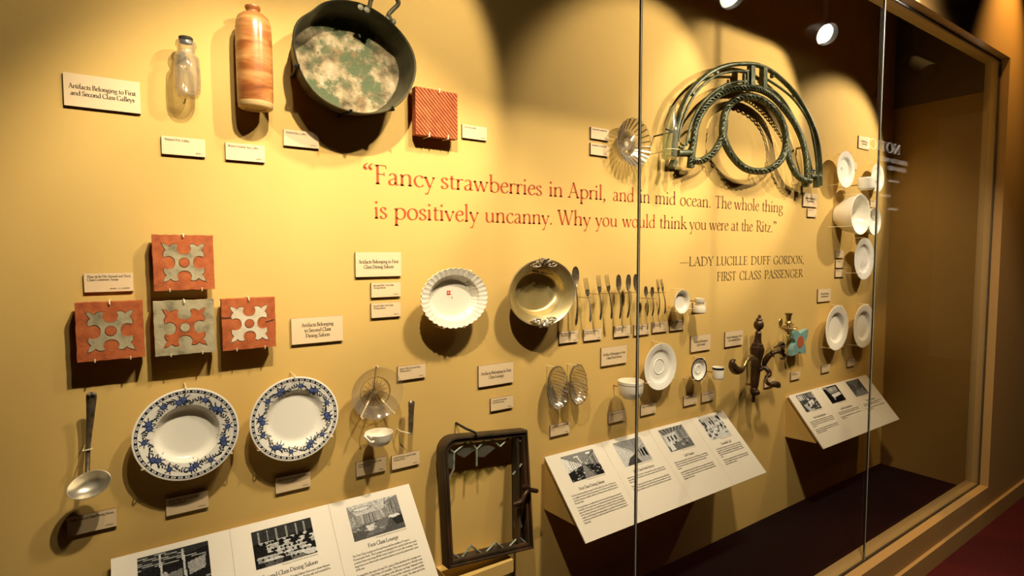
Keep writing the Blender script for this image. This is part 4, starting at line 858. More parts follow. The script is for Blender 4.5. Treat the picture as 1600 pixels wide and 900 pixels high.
plate('demitasse_saucer', 'small white saucer at the right end of the cutlery row', 'plate', 1066, 471.5, 11.3, 19.5, .06, .016, .80, clips=(95, 225, 310), mat='cream')
cup('demitasse_cup', 'small white cup standing on a clear block right of the cutlery row', 1093, 466, 475.3, 7.6, .07, BOWP, 'cream', 'cup')
b0, b1 = P(1084, 488, .07), P(1101, 477, .07)
c_ = P(1093, 476.4, .07); zb = P(1093, 488, .07).z
mb = MB(); rr = .030
mb.lathe((c_.x, c_.y, zb), [(0, 0), (rr, 0), (rr*1.02, .004), (rr*.98, .022), (rr*.80, c_.z-zb-.002), (0, c_.z-zb-.002)], 40, 'z'); mb.tube([(c_.x, WY, zb+.012), (c_.x, c_.y+.02, zb+.012)], .004, 8)
o = mb.build('display_block', M['cream']); tag(o, 'small pale round display block under the little white cup', 'display stand')
# right-hand group
t, cx, cz, rx, rz, fr = plate('marked_saucer', 'white plate with a small printed crest, uppermost of the group at the right', 'plate', 1322, 264.7, 13.1, 29.4, .075, .018, .72, clips=(70, 235, 300))
def crest(t, x, y, z, s):
    mb = MB(); rs = random.Random(int(x*1000))
    mb.poly([(x-s*.5, y, z), (x+s*.5, y, z), (x+s*.3, y, z+s*.8), (x-s*.3, y, z+s*.8)])
    for k in range(9): a = R(200+k*17.5); u, w = x+s*1.3*math.cos(a), z+s*.5+s*1.3*math.sin(a); mb.poly([(u-s*.2, y, w-s*.1), (u+s*.2, y, w-s*.1), (u, y, w+s*.25)])
    mb.build('crest_mark', M['greymark'], t, False)
crest(t, cx-.02, WY-fr[-1][1]-.0007, cz+.005, .012)
plate('cup_saucer', 'white saucer standing behind the cup at the upper right', 'plate', 1371.4, 278, 9.6, 22.7, .06, .014, .74, clips=(80, 290))
t, c, r, H, zb = cup('crested_cup', 'white straight-sided cup with a printed crest, in front of a saucer at the upper right', 1354.5, 277.5, 296.5, 12.3, .13, STR, 'china', 'cup', None, None, 60)
crest(t, c.x+.004, c.y-r*1.0, zb+H*.58, .011)
# big white bowl opening outwards
def deep_bowl(name, label, px, py, hw, hh, off, base, mat, flute=None, n=72, oval=False):
    cx, cz, rx, rz = ext(px, py, hw, hh, off)
    if not oval: rx = rz = rx*.4+rz*.6
    t = thing(name, label, 'bowl', (cx, WY, cz-rz))
    pr = [(0, .012), (base*.8, .012), (base*.82, .006), (base*.94, .006), (base, .016), (base+(1-base)*.55, off*.40), (.93, off*.72), (.985, off*.96), (1.0, off*.985), (1.0, off), (.985, off+.002), (.90, off-.004), (.86, off*.88), (base+(1-base)*.30, off*.45), (base*.75, .026), (0, .020)]
    mb = MB(); mb.lathe((cx, WY, cz), pr, n, 'y', rx, rz, flute); mb.build('bowl_body', M[mat], t)
    for a in (95, 215, 325): clip(t, cx, cz, rx, rz, a, off)
    pin(t, cx, cz, .007, .01)
    return t
deep_bowl('serving_bowl', 'large deep white bowl facing outwards at the right', 1344.7, 335, 15.7, 31, .14, .58, 'china')
deep_bowl('fluted_dish', 'ribbed white dish partly behind the large deep bowl', 1366.5, 345.6, 9.2, 23, .07, .60, 'china', lambda t_, r, k: 1+(.012*math.cos(30*t_) if 6 <= k else 0), 180)
t, cx, cz, rx, rz, fr = plate('crazed_plate', 'chipped and stained white plate, lowest of the upper right group', 'plate', 1350.6, 404.4, 15.9, 31.6, .07, .016, .72, mat='stained', clips=(100, 220, 310))
mb = MB(); rs = random.Random(11)
for k in range(34):
    a, d = rs.uniform(-2.0, .7), rs.uniform(.15, .72); x, z = cx+.05*0+rx*d*math.cos(a), cz+rz*d*math.sin(a); L, w = rs.uniform(.004, .020), rs.uniform(.0006, .0022); b = rs.uniform(0, 6.3)
    y = WY-fh(fr, min(.99, d))-.0008; mb.poly([(x+L*math.cos(b)-w*math.sin(b), y, z+L*math.sin(b)+w*math.cos(b)), (x-w*math.cos(b), y, z-w), (x+w*math.sin(b), y, z-w*math.cos(b))])
mb.build('crack_marks', M['greymark'], t, False)
plate('white_plate', 'left one of the two plain white plates above the right panel', 'plate', 1308, 512.5, 16.6, 36, .06, .018, .70, clips=(75, 235, 300), group='plain white plates above the right panel')
plate('white_plate', 'right one of the two plain white plates above the right panel', 'plate', 1350, 509.5, 15.6, 34.2, .06, .018, .70, clips=(75, 235, 300), group='plain white plates above the right panel')
# fluted custard cup with a curled handle
fl = lambda th, r, k: 1+(.018*math.cos(36*th) if 2 <= k <= 4 else 0)
CUS = [(0, 0), (.66, 0), (.70, .05), (.80, .16), (.88, .40), (.93, .62), (.96, .78), (1.0, .98), (.985, 1.0), (.95, .97), (.90, .70), (.80, .40), (.6, .14), (0, .10)]
t, c, r, H, zb = cup('custard_cup', 'small cream custard cup with fluted sides, below the glass butter dish', 592, 675, 693.5, 21.5, .075, CUS, 'cream', 'cup', None, lambda th, r, k: 1+(.02*math.cos(36*th) if 2 <= k <= 5 else 0))
mb = MB(); e = P(580, 690, .105); f = P(573, 682, .11)
mb.tube(spline([P(584, 690, .13), P(579, 691, .135), P(572.5, 685, .135), P(570.5, 681, .13), P(574, 680, .13), P(580, 684, .13)], 5), .0042, 10); mb.build('cup_handle', M['cream'], t)
# ------------------------------------------------------------------ glass pieces
def shell(pr, th=.0022): return pr
z1, z0 = P(291, 66, .05).z, P(292, 152, .05).z; H = z1-z0; c = P(292, 107, .05); c.z = z0
t = thing('mustard_jar', 'clear barrel shaped glass jar with a black stopper', 'jar', c)
pj = [(0, 0), (.020, 0), (.0245, .012), (.0255, .035), (.0245, .05), (.0280, .075), (.0295, .09), (.0285, .105), (.0303, .13), (.0312, .15), (.0300, .165), (.0312, .19), (.0318, .33), (.0312, .50), (.0302, .60), (.0310, .625), (.0295, .645), (.0305, .67), (.0288, .69), (.0295, .715), (.0270, .74), (.0225, .775), (.0212, .81), (.0212, .88), (.0240, .905), (.0252, .935), (.0240, .965), (.0235, 1.0)]
inn = [(.0190, 1.0), (.0175, .88), (.0178, .78), (.0245, .70), (.0275, .5), (.0270, .15), (.0200, .05), (0, .04)]
mb = MB(); mb.lathe(c, [(r_, h*H) for r_, h in pj+inn], 48, 'z'); mb.build('jar_body', M['clear'], t)
mb = MB(); mb.lathe((c.x, c.y, c.z+H*.985), [(0, 0), (.0155, 0), (.0165, .006), (.0170, .012), (.0150, .015), (.008, .017), (0, .017)], 24, 'z', 1, 1, lambda a, r, k: 1+.04*math.sin(3*a+k)); mb.build('stopper', M['cork'], t)
for h in (.10, .80): pin(t, c.x, c.z+H*h, .026 if h < .5 else .029, .002)

cx, cz, rx, rz = ext(991, 222, 26, 37.5, .06)
t = thing('pressed_dish', 'scalloped pressed glass dish behind the glass joint', 'dish', (cx, WY, cz-rz)); rr = (rx+rz)/2
fw = lambda th, r, k: 1+(.045*abs(math.cos(11*th))-.02 if r > .56 else .0)
mb = MB(); pr = [(0, .012), (.50, .012), (.58, .018), (.80, .038), (1.0, .058), (1.0, .062), (.80, .043), (.56, .023), (.48, .018), (0, .018)]
mb.lathe((cx, WY, cz), pr, 176, 'y', rx, rz, fw); mb.build('dish_body', M['press'], t)
mb = MB()
for k in range(22):
    a = 2*math.pi*k/22+.14; mb.tube([(cx+rx*u*math.cos(a), WY-h, cz+rz*u*math.sin(a)) for u, h in ((.60, .024), (.80, .044), (.97, .061))], [.002, .003, .0035], 6)
for k in range(40):
    a = 2*math.pi*k/40; mb.tube([(cx+rx*u*math.cos(a), WY-.0195, cz+rz*u*math.sin(a)) for u in (.26, .54)], .0014, 5)
mb.build('cut_pattern', M['ribglass'], t)
pin(t, cx, cz, .013, .012, 'clip', 'mounting_post')

bt, tp = P(1045.5, 248, .13), P(1051, 166, .13); d = tp-bt; L = d.length
t = thing('soda_bottle', 'pale green glass soda bottle left of the bronze bench end', 'bottle', bt)
rb = 11.8*((bt-Vector((0, 0, EYE))).dot(_fwd))/F
po = [(0, .02), (.75, 0), (.95, .004), (1.0, .02), (1.0, .34), (.96, .46), (.80, .60), (.58, .74), (.42, .85), (.37, .92), (.45, .925), (.45, .955), (.38, .96), (.40, 1.0)]
pi_ = [(.30, 1.0), (.28, .85), (.45, .73), (.70, .58), (.87, .42), (.90, .04), (0, .06)]
mb = MB(); mb.lathe(bt, [(a*rb, h*L) for a, h in po+pi_], 40, 'z', 1, 1, None, d); mb.build('bottle_body', M['green'], t)
mb = MB(); s_ = P(1022, 213, 0); e_ = P(1040, 214, .055)
mb.tube([(s_.x, WY, s_.z), (s_.x, WY-.115, s_.z), (bt.x-rb*.75, bt.y, s_.z)], .0035, 8); mb.build('mounting_bracket', M['steel'], t)
mb = MB(); mb.tube([bt+d*.16+Vector((rb*1.04*math.cos(a), rb*1.04*math.sin(a), 0)) for a in [R(k*20) for k in range(19)]], .0016, 6); mb.tube([(bt.x, WY, bt.z+L*.15), (bt.x, bt.y+rb, bt.z+L*.16)], .002, 6); mb.build('wire_ring', M['clip'], t)

cx, cz, rx, rz = ext(589, 615, 40, 41, .06); rr = (rx+rz)/2
t = thing('butter_dish', 'round clear glass butter dish with a cut star', 'dish', (cx, WY, cz-rr))
mb = MB(); mb.lathe((cx, WY, cz), [(0, .030), (.56, .030), (.585, .033), (.61, .040), (.985, .058), (1.0, .060), (1.0, .0635), (.98, .064), (.62, .046), (.60, .046), (.575, .040), (.55, .036), (0, .036)], 80, 'y', rr, rr); mb.build('dish_body', M['clear'], t)
mb = MB()
for k in range(32):
    a = 2*math.pi*k/32; u1 = .50 if k % 2 else .40; mb.tube([(cx+rr*u*math.cos(a), WY-.0375, cz+rr*u*math.sin(a)) for u in (.08, u1*.7, u1)], [.0006, .0017, .0006], 5)
mb.lathe((cx, WY, cz), [(.56, .038), (.575, .041), (.59, .041), (.60, .038)], 64, 'y', rr, rr)
mb.build('cut_star', M['ribglass'], t)
mb = MB()
for a, b in ((90, 1.03), (233, 1.03), (307, 1.03)):
    a = R(a); mb.tube([(cx+rr*.05*math.cos(a), WY-.024, cz+rr*.05*math.sin(a)), (cx+rr*b*math.cos(a), WY-.050, cz+rr*b*math.sin(a)), (cx+rr*(b+.01)*math.cos(a), WY-.068, cz+rr*(b+.01)*math.sin(a))], .0028, 8)
mb.tube([(cx, WY, cz), (cx, WY-.027, cz)], .008, 10); mb.build('clear_mount', M['clip'], t)

for i, (px, py, hw, hh, ln, lab) in enumerate(((871.5, 606, 15.8, 34.5, 2, 'left one of the two shell ribbed clear glass relish dishes'), (903.5, 601, 13.4, 32, 2, 'right one of the two shell ribbed clear glass relish dishes'))):
    cx, cz, rx, rz = ext(px, py, hw, hh, .06)
    t = thing('relish_dish', lab, 'dish', (cx, WY, cz-rz), 'pressed glass relish dishes')
    def leaf(e):
        def f(u, v):
            s = v*2-1; w = math.sqrt(max(0, 1-abs(s)**2.3))*(1-.10*s); x = (u*2-1)
            rib = .0045*abs(math.sin((s*1.0+abs(x)*.42)*13))*(.25+.75*abs(x)) if e > 0 else 0
            dep = .055-.038*(1-x*x)*(1-s*s*s*s)
            sc = 1+.035*math.cos(34*v) if abs(x) > .9 else 1
            return (cx+rx*w*x*sc+.10*rx*s*-1, WY-dep-rib-(.003 if e > 0 else 0), cz+rz*s)
        return f
    mb = MB(); mb.surf(21, 90, leaf(1)); mb.surf(21, 90, leaf(-1)); mb.build('dish_body', M['press'], t)
    mb = MB(); lf = leaf(1)
    for sd in (0, 1):
        for k in range(10):
            v0 = .06+.86*k/10; pts = []
            for q in range(9):
                x = q/8; v = v0+.12*(1-x)*(1-v0)-.10*x*x*.5; pts.append(Vector(lf(.5+(.5 if sd else -.5)*(.10+.88*x), max(.02, min(.98, v))))+Vector((0, -.0012, 0)))
            mb.tube(pts, [.0008+.0016*q/8 for q in range(9)], 5)
    rim_ = [Vector(lf(u, v)) for u, v in [(0, .02+.96*q/40) for q in range(41)]+[(1, .98-.96*q/40) for q in range(41)]]
    mb.tube(rim_, .0018, 6, False, None, True); mb.build('shell_ribs', M['ribglass'], t)
    mb = MB(); mb.tube([(cx, WY, cz), (cx, WY-.018, cz)], .008, 10)
    mb.tube([(cx-rx*.2, WY, cz+rz*.9), (cx-rx*.2, WY-.060, cz+rz*.96)], .0016, 6); mb.build('clear_mount', M['clip'], t)
# ------------------------------------------------------------------ stoneware bottle, kitchen pan
zt, zb = P(398, 11, .055).z, P(397, 169.5, .055).z; H = zt-zb; c = P(397.5, 95, .055); c.z = zb
r0 = 26.2*((c-Vector((0, 0, EYE))).dot(_fwd))/F
t = thing('stoneware_bottle', 'tall brown salt glazed stoneware bottle', 'bottle', c)
pr = [(.97, .055), (.985, .09), (1.0, .3), (1.0, .62), (.99, .76), (.95, .835), (.84, .885), (.64, .915), (.47, .928), (.36, .937), (.345, .952), (.40, .968), (.44, .982), (.43, .995), (.34, 1.0), (.24, .995), (.22, .93), (0, .93)]
mb = MB(); mb.lathe(c, [(a*r0, h*H) for a, h in pr], 56, 'z'); mb.build('bottle_body', M['stone'], t)
mb = MB(); mb.lathe(c, [(0, .012), (.55, .012), (.62, .0), (.90, .0), (.95, .01), (.97, .055), (.96, .056)] and [(a*r0, h*H) for a, h in ((0, .012), (.55, .012), (.62, 0), (.90, 0), (.95, .01), (.972, .055), (.96, .056))], 56, 'z'); mb.build('base_band', M['stonebase'], t)
for h in (.12, .55): pin(t, c.x, c.z+H*h, .055-r0*.95, .004)

cx, cz, rx, rz = ext(552.5, 89.5, 96, 87, .12)
t = thing('kitchen_pan', 'large blackened oval kitchen pan with a crusted verdigris floor', 'pan', (cx, WY, cz-rz))
dent = lambda th, r, k: 1+.012*math.sin(3*th+1)+.010*math.sin(5*th+.4)-(.05*math.exp(-((th-R(138))/.22)**2))
mb = MB(); pr = [(0, .012), (.84, .012), (.895, .018), (.935, .045), (.985, .112), (1.0, .116), (1.006, .121), (.995, .125), (.972, .121), (.925, .050), (.895, .028), (.84, .0225)]
mb.lathe((cx, WY, cz), pr, 96, 'y', rx, rz, dent); mb.build('pan_wall', M['pan'], t)
rs = random.Random(2)
mb = MB(); mb.lathe((cx, WY, cz), [(.897, .028), (.85, .0245), (.70, .026), (.55, .0245), (.4, .027), (.2, .025), (0, .026)], 96, 'y', rx, rz, lambda th, r, k: dent(th, r, k)*(1+.01*math.sin(9*th+k))); mb.build('pan_floor', M['panfloor'], t)['label'] = 'crusted pale and green pan floor'
mb = MB(); hp = [(571, 14, .118), (577, 11, .126), (579, 2, .132), (585, -8, .14), (600, -16, .145), (614, -9, .145), (622, 2, .142), (621, 8, .138), (612, 17, .130), (607, 24, .125), (612, 33, .118)]
mb.tube(spline([P(*a) for a in hp], 5), [.0085]*3+[.0065]*(len(hp)*5-10+1), 12) if False else mb.tube(spline([P(*a) for a in hp], 5), .0068, 12)
ph = mb.build('pan_handle', M['pan'], t)
for a in ((563, 12, .122), (573, 16, .124), (607, 27, .122), (614, 34, .118)):
    mb = MB(); mb.lathe(P(*a), [(.010, 0), (.009, .004), (0, .007)], 14, 'y'); mb.build('rivet', M['pan'], ph)
for a in (200, 262, 305):
    ca, sa = math.cos(R(a)), math.sin(R(a)); k = .90
    mb = MB(); mb.bar([(cx+rx*k*ca*.97, WY, cz+rz*k*sa*.97), (cx+rx*1.03*ca, WY, cz+rz*1.03*sa)], .012, WY-.10, WY); 
    mb.v = []; mb.f = []; mb.mi = []
    mb.tube([(cx+rx*.93*ca, WY, cz+rz*.93*sa), (cx+rx*.955*ca, WY-.06, cz+rz*.955*sa), (cx+rx*1.025*ca, WY-.126, cz+rz*1.025*sa), (cx+rx*.965*ca, WY-.130, cz+rz*.965*sa)], .0042, 8)
    mb.build('mounting_hook', M['steel'], t)

# ------------------------------------------------------------------ floor tiles
def clip_poly(pts, a, b, c):   # keep a*x+b*z <= c
    out = []
    for i in range(len(pts)):
        p, q = pts[i], pts[(i+1) % len(pts)]; dp, dq = a*p[0]+b*p[1]-c, a*q[0]+b*q[1]-c
        if dp <= 0: out.append(p)
        if dp*dq < 0: k = dp/(dp-dq); out.append((p[0]+k*(q[0]-p[0]), p[1]+k*(q[1]-p[1])))
    return out
off = .045; q = [P(650, 136, off), P(716.5, 145.5, off), P(713.5, 216.5, off), P(649, 210.5, off)]
x0, x1 = (q[0].x+q[3].x)/2, (q[1].x+q[2].x)/2; z1, z0 = (q[0].z+q[1].z)/2, (q[2].z+q[3].z)/2
t = thing('ribbed_tile', 'square red floor tile with diagonal ribs', 'tile', ((x0+x1)/2, WY, z0))
mb = MB(); mb.box((x0, WY-off+.003, z0), (x1, WY-.016, z1)); mb.build('tile_body', M['terradark'], t, False)
mb = MB(); sq = [(x0, z0), (x1, z0), (x1, z1), (x0, z1)]; pit = (x1-x0+z1-z0)/22
for k in range(22):
    c0 = x0+z0+k*pit; pl = clip_poly(clip_poly(sq, 1, 1, c0+pit*.80), -1, -1, -(c0+pit*.08))
    if len(pl) > 2: mb.prism(pl, WY-off+.003, WY-off)
mb.build('rib_pattern', M['terra'], t, False)
for x, z, s in ((x0+.55*(x1-x0), z1, 1), (x0+.30*(x1-x0), z0, -1), (x0+.75*(x1-x0), z0, -1)):
    mb = MB(); mb.tube([(x, WY, z+s*.002), (x, WY-off-.004, z+s*.003), (x, WY-off-.005, z-s*.010)], .0022, 8); mb.build('mounting_clip', M['clip'], t)

half = [(0, .29), (.10, .305), (.18, .355), (.225, .43), (.237, .51), (.22, .58), (.195, .635), (.27, .662), (.355, .652), (.42, .61), (.46, .57), (.51, .62), (.59, .665), (.68, .685)]
quad = half+[(.73, .73)]+[(b, a) for a, b in half[::-1]][:-1]+[]
def fleur(pxs, off, slab, inlay, label, crack=False, dirt=False):
    q = [P(x, y, off) for x, y in pxs]                       # TL, TR, BR, BL of the face
    x0, x1 = (q[0].x+q[3].x)/2, (q[1].x+q[2].x)/2; z1, z0 = (q[0].z+q[1].z)/2, (q[2].z+q[3].z)/2
    cx, cz, s, sv = (x0+x1)/2, (z0+z1)/2, (x1-x0)/2, (z1-z0)/2
    t = thing('fleur_tile', label, 'tile', (cx, WY, z0), 'square fleur patterned floor tiles')
    rs = random.Random(int(cx*999)); n = 14; out = []
    for a, b in (((-1,-1),(1,-1)), ((1,-1),(1,1)), ((1,1),(-1,1)), ((-1,1),(-1,-1))):
        for k in range(n):
            u, w = a[0]+(b[0]-a[0])*k/n, a[1]+(b[1]-a[1])*k/n
            j = rs.uniform(-.016, .006) if k else 0
            out.append((cx+s*u*(1+j), cz+sv*w*(1+j)))
    mb = MB()
    if crack:    # the broken upper left corner sits a crack's width away
        mb.prism([(cx-s, cz+sv*.32), (cx-s*.60, cz+sv*.30), (cx-s*.50, cz-sv*0+sv*.05), (cx-s*.46, cz-sv), (cx+s, cz-sv), (cx+s*1.0, cz+sv), (cx-s*.52, cz+sv), (cx-s*.50, cz+sv*.5), (cx-s, cz+sv*.36)][:0] or out, WY-.018, WY-off)
    else: mb.prism(out, WY-.018, WY-off)
    mb.build('tile_body', M[slab], t, False)
    outl = []
    for r in range(4):
        pts = quad if r % 2 == 0 else quad
        for a, b in quad:
            u, w = ((a, b), (b, a), (-a, -b), (-b, -a))[0] if r == 0 else ((b, -a) if r == 1 else ((-a, -b) if r == 2 else (-b, a)))
            outl.append((u, w))
    # order: quadrant 1 runs from the z axis to the x axis (clockwise), then 4, 3, 2
    face = [(cx+s*u, cz+sv*w) for u, w in outl]
    seen = []; 
    for p_ in face:
        if not seen or (abs(seen[-1][0]-p_[0])+abs(seen[-1][1]-p_[1])) > 1e-6: seen.append(p_)
    k = 1.035; mb = MB(); mb.prism([(cx+(x-cx)*k, cz+(z-cz)*k) for x, z in seen[::-1]], WY-off+.001, WY-off-.0003); mb.build('inlay_joint', M['groove'], t, False)
    mb = MB(); mb.prism(seen[::-1], WY-off, WY-off-.0014); mb.build('fleur_inlay', M[inlay], t, False)
    ring = lambda r: [(cx+s*r*math.cos(2*math.pi*i/28), cz+sv*r*math.sin(2*math.pi*i/28)) for i in range(28)]
    mb = MB(); mb.prism(ring(.18), WY-off, WY-off-.0018); mb.build('inlay_joint', M['groove'], t, False)
    mb = MB(); mb.prism(ring(.16), WY-off, WY-off-.0026); mb.build('centre_disc', M[slab], t, False)
    if crack:
        mb = MB(); path = [(cx-s, WY-off, cz+sv*.30), (cx-s*.85, WY-off, cz+sv*.27), (cx-s*.62, WY-off, cz+sv*.29), (cx-s*.56, WY-off, cz+sv*.40)]
        mb.bar(path, [.005, .0035, .003, .002], WY-off+.001, WY-off-.0012); mb.bar([(cx+s*.62, WY-off, cz+sv*.02), (cx+s*.8, WY-off, cz+sv*.06), (cx+s*.92, WY-off, cz+sv*.10)], .003, WY-off+.001, WY-off-.0010); mb.build('crack_line', M['groove'], t, False)
    for x, z, d in ((cx, z1, 1), (cx-s*.5, z0, -1), (cx+s*.55, z0, -1)):
        mb = MB(); mb.tube([(x, WY, z+d*.002), (x, WY-off-.004, z+d*.002), (x, WY-off-.0045, z-d*.006)], .0018, 6); mb.build('mounting_clip', M['clip'], t)
fleur([(238.5,365),(335.5,368.7),(333.5,453.5),(238.5,453)], .045, 'terra', 'buff', 'terracotta tile with a buff fleur cross, topmost of the four patterned tiles')
fleur([(117,473.7),(223.5,469.5),(226.5,557.5),(119.5,567)], .05, 'terra', 'buff', 'terracotta tile with a buff fleur cross, leftmost of the row of three')
fleur([(239.8,472),(335,467),(335.5,550),(241.5,557)], .05, 'buff', 'terra', 'buff tile with an orange fleur cross, colours reversed, middle of the row of three')
fleur([(345.5,466.5),(430.5,465),(431,542),(348,548)], .045, 'terra', 'paleclay', 'cracked terracotta tile with a pale fleur cross, right end of the row of three', True)

# turquoise petal tile
f3 = lambda x, y, o=.05: P(1130+x/5.294, 470+y/5.294, o)
t = thing('petal_tile', 'turquoise four-petalled wall tile with a red centre', 'tile', f3(636, 455, 0))
pts = [(588,240),(612,246),(640,272),(672,246),(705,235),(700,285),(690,318),(668,345),(684,378),(685,440),(655,436),(632,420),(608,440),(572,457),(575,410),(586,370),(602,345),(588,312),(584,270)]
pp = [f3(*a) for a in pts]; mb = MB(); mb.prism([(v.x, v.z) for v in pp][::-1], WY-.022, WY-.05); mb.build('tile_body', M['sky'], t, False)
a, b = f3(612, 340), f3(664, 340); c_ = f3(638, 340); u_, d_ = f3(638, 292), f3(638, 388)
mb = MB(); mb.prism([(c_.x+(b.x-a.x)/2*math.cos(2*math.pi*i/28), c_.z+(u_.z-d_.z)/2*math.sin(2*math.pi*i/28)) for i in range(28)], WY-.05, WY-.0515); mb.build('centre_disc', M['sienna'], t, False)
pin(t, c_.x, c_.z, .024, .008)

# ------------------------------------------------------------------ silver: ladle, knife handle, cutlery
def strip(mb, path, width, thick, n=12, dome=.3):
    """flat handle along a path: elliptical section, width and thickness per point (half sizes)"""
    path = [Vector(p) for p in path]; k = len(path); rings = []
    for i, p in enumerate(path):
        tt = (path[min(i+1, k-1)]-path[max(i-1, 0)]).normalized(); out = Vector((0, -1, 0)); a = tt.cross(out).normalized(); o = a.cross(tt).normalized()
        rings.append([mb.vert(p+a*width[i]*math.cos(2*math.pi*q/n)+o*thick[i]*math.sin(2*math.pi*q/n)) for q in range(n)])
    for i in range(k-1):
        for q in range(n): mb.face((rings[i][q], rings[i][(q+1) % n], rings[i+1][(q+1) % n], rings[i+1][q]))
    mb.face(rings[0][::-1]); mb.face(rings[-1])
def interp(xs, ys, n): return [float(np.interp(i/(n-1), xs, ys)) for i in range(n)]
def bowl_surface(mb, a, ax, lat, L, W, depth, egg=.12, th=.0012):
    """spoon bowl: tip at a, running along ax, concave towards the room"""
    out = Vector((0, -1, 0))
    for e in (0, 1):
        def f(u, v):
            s = v; w = W*math.sqrt(max(0, 1-(2*s-1)**2))*(1+egg*(2*s-1)); x = 2*u-1
            dp = depth*(1-x*x)*(4*s*(1-s))**.8
            return a+ax*(L*s)+lat*(w*x)-out*(dp+e*th)
        mb.surf(15, 19, f)
def spoon(name, label, top, bot, off, bw, bl, hw, mat='tarnish', group=None):
    a, b = P(*top, off), P(*bot, off); ax = (b-a); L = ax.length; ax.normalize(); lat = ax.cross(Vector((0, -1, 0))).normalized()
    t = thing(name, label, 'spoon', b, group); B = L*bl
    mb = MB(); bowl_surface(mb, a, ax, lat, B*1.03, bw, bw*.42, -.12); mb.build('spoon_bowl', M[mat], t)
    n = 16; path = [a+ax*(B*.94+(L-B*.94)*i/(n-1))+Vector((0, -.010*math.sin(math.pi*i/(n-1)), 0)) for i in range(n)]
    mb = MB(); strip(mb, path, interp([0, .06, .2, .6, .88, .97, 1], [hw*.55, hw*.42, hw*.40, hw*.62, hw, hw*.85, hw*.25], n), [.0016]*n); mb.build('spoon_handle', M[mat], t)
    mb = MB(); m_ = a+ax*B*1.12; mb.tube([(m_.x-.012, WY, m_.z), (m_.x-.012, m_.y-.004, m_.z), (m_.x+.012, m_.y-.004, m_.z)], .0013, 6); mb.build('mounting_pin', M['pin'], t)
    return t
def fork(name, label, top, bot, off, fw, hl, hw, lean=0, mat='tarnish', group=None):
    a, b = P(*top, off), P(*bot, off); ax = (b-a); L = ax.length; ax.normalize(); lat = ax.cross(Vector((0, -1, 0))).normalized()
    t = thing(name, label, 'fork', b, group); B = L*hl; out = Vector((0, -1, 0))
    bend = lambda s: out*(.010*math.sin(s*1.5))
    mb = MB()
    for k in (-1.5, -.5, .5, 1.5):
        path = [a+ax*(B*.66*s)+lat*(fw*.60*k)-bend(1-s)*.6 for s in (0, .25, .5, .75, 1.02)]
        strip(mb, path, [fw*.06, fw*.10, fw*.115, fw*.125, fw*.13], [.0008, .001, .0012, .0012, .0012], 8)
    n = 10; path = [a+ax*(B*(.62+.46*i/(n-1))) for i in range(n)]
    strip(mb, path, interp([0, .3, .6, .85, 1], [fw*1.0, fw*1.0, fw*.75, fw*.36, fw*.24], n), [.0013]*n); mb.build('fork_tines', M['tarnish'], t)
    n = 16; path = [a+ax*(B*1.0+(L-B*1.0)*i/(n-1))+Vector((0, -.008*math.sin(math.pi*i/(n-1)), 0)) for i in range(n)]
    mb = MB(); strip(mb, path, interp([0, .15, .55, .88, .97, 1], [hw*.50, hw*.40, hw*.58, hw, hw*.85, hw*.25], n), [.0016]*n); mb.build('fork_handle', M[mat], t)
    mb = MB(); m_ = a+ax*B*1.05; mb.tube([(m_.x-.013, WY, m_.z), (m_.x-.013, m_.y-.003, m_.z), (m_.x+.013, m_.y-.003, m_.z)], .0013, 6); mb.build('mounting_pin', M['pin'], t)
    return t
spoon('serving_spoon', 'big dark serving spoon right of the round silver dish', (899.4,416), (899.8,508.7), .05, .0195, .335, .0078)
fork('dinner_fork', 'first large fork of the cutlery row, next to the big serving spoon', (916,434.4), (922.3,503), .05, .0115, .42, .0080, mat='silver', group='large forks')
fork('dinner_fork', 'second large fork of the cutlery row, between two other forks', (936.2,430), (938,500), .05, .0115, .40, .0070, group='large forks')
fork('dinner_fork', 'third large fork of the cutlery row, next to the large spoons', (948.8,429.4), (955.4,498.5), .05, .0115, .40, .0070, group='large forks')
spoon('soup_spoon', 'first of the three large spoons left of the glass joint', (966.5,428.7), (968.4,498.5), .05, .0155, .38, .0066, group='large spoons')
spoon('soup_spoon', 'middle of the three large spoons left of the glass joint', (982.5,428.5), (980.3,497), .05, .0155, .38, .0070, group='large spoons')
spoon('soup_spoon', 'last of the three large spoons, almost touching the glass joint', (993.2,428), (995,495.5), .05, .0155, .38, .0068, group='large spoons')
spoon('tea_spoon', 'first small dark spoon right of the glass joint', (1009,447), (1011,493.5), .05, .0118, .36, .0055, group='small spoons')
spoon('tea_spoon', 'second small dark spoon right of the glass joint', (1019.4,448), (1018.8,493.5), .05, .0118, .36, .0055, group='small spoons')
fork('salad_fork', 'left one of the two small forks right of the glass joint', (1028.8,436.5), (1028.3,492), .05, .0078, .36, .0060, group='small forks')
fork('salad_fork', 'right one of the two small forks right of the glass joint', (1034.2,436), (1038.8,490.6), .05, .0078, .36, .0060, group='small forks')
# ladle
t = thing('soup_ladle', 'silver soup ladle hanging at the far left', 'ladle', P(139, 780, 0))
pts = [P(143, 613, .050), P(142.5, 630, .047), P(141, 655, .042), P(139, 680, .040), P(137.5, 705, .042), P(137, 725, .050), P(136.5, 738, .058)]
sp = spline(pts, 4); n = len(sp); mb = MB(); strip(mb, sp, interp([0, .03, .10, .3, .6, 1], [.006, .0105, .0112, .0085, .0052, .0050], n), interp([0, 1], [.0022, .0032], n)); lh = mb.build('ladle_handle', M['tarnish'], t)
mb = MB(); e = P(143, 618, .053); [mb.lathe((e.x+k*.005, e.y, e.z+.004), [(.0042, 0), (.0036, .003), (0, .0045)], 12, 'y') for k in (-1, 1)]; mb.build('handle_scroll', M['silver'], lh)
Cb = P(139.2, 757.5, .075); u = Vector((1, 0, .14)).normalized(); v = Vector((0, .42, .907)); nrm = u.cross(v).normalized()
nrm = nrm if nrm.y < 0 else -nrm
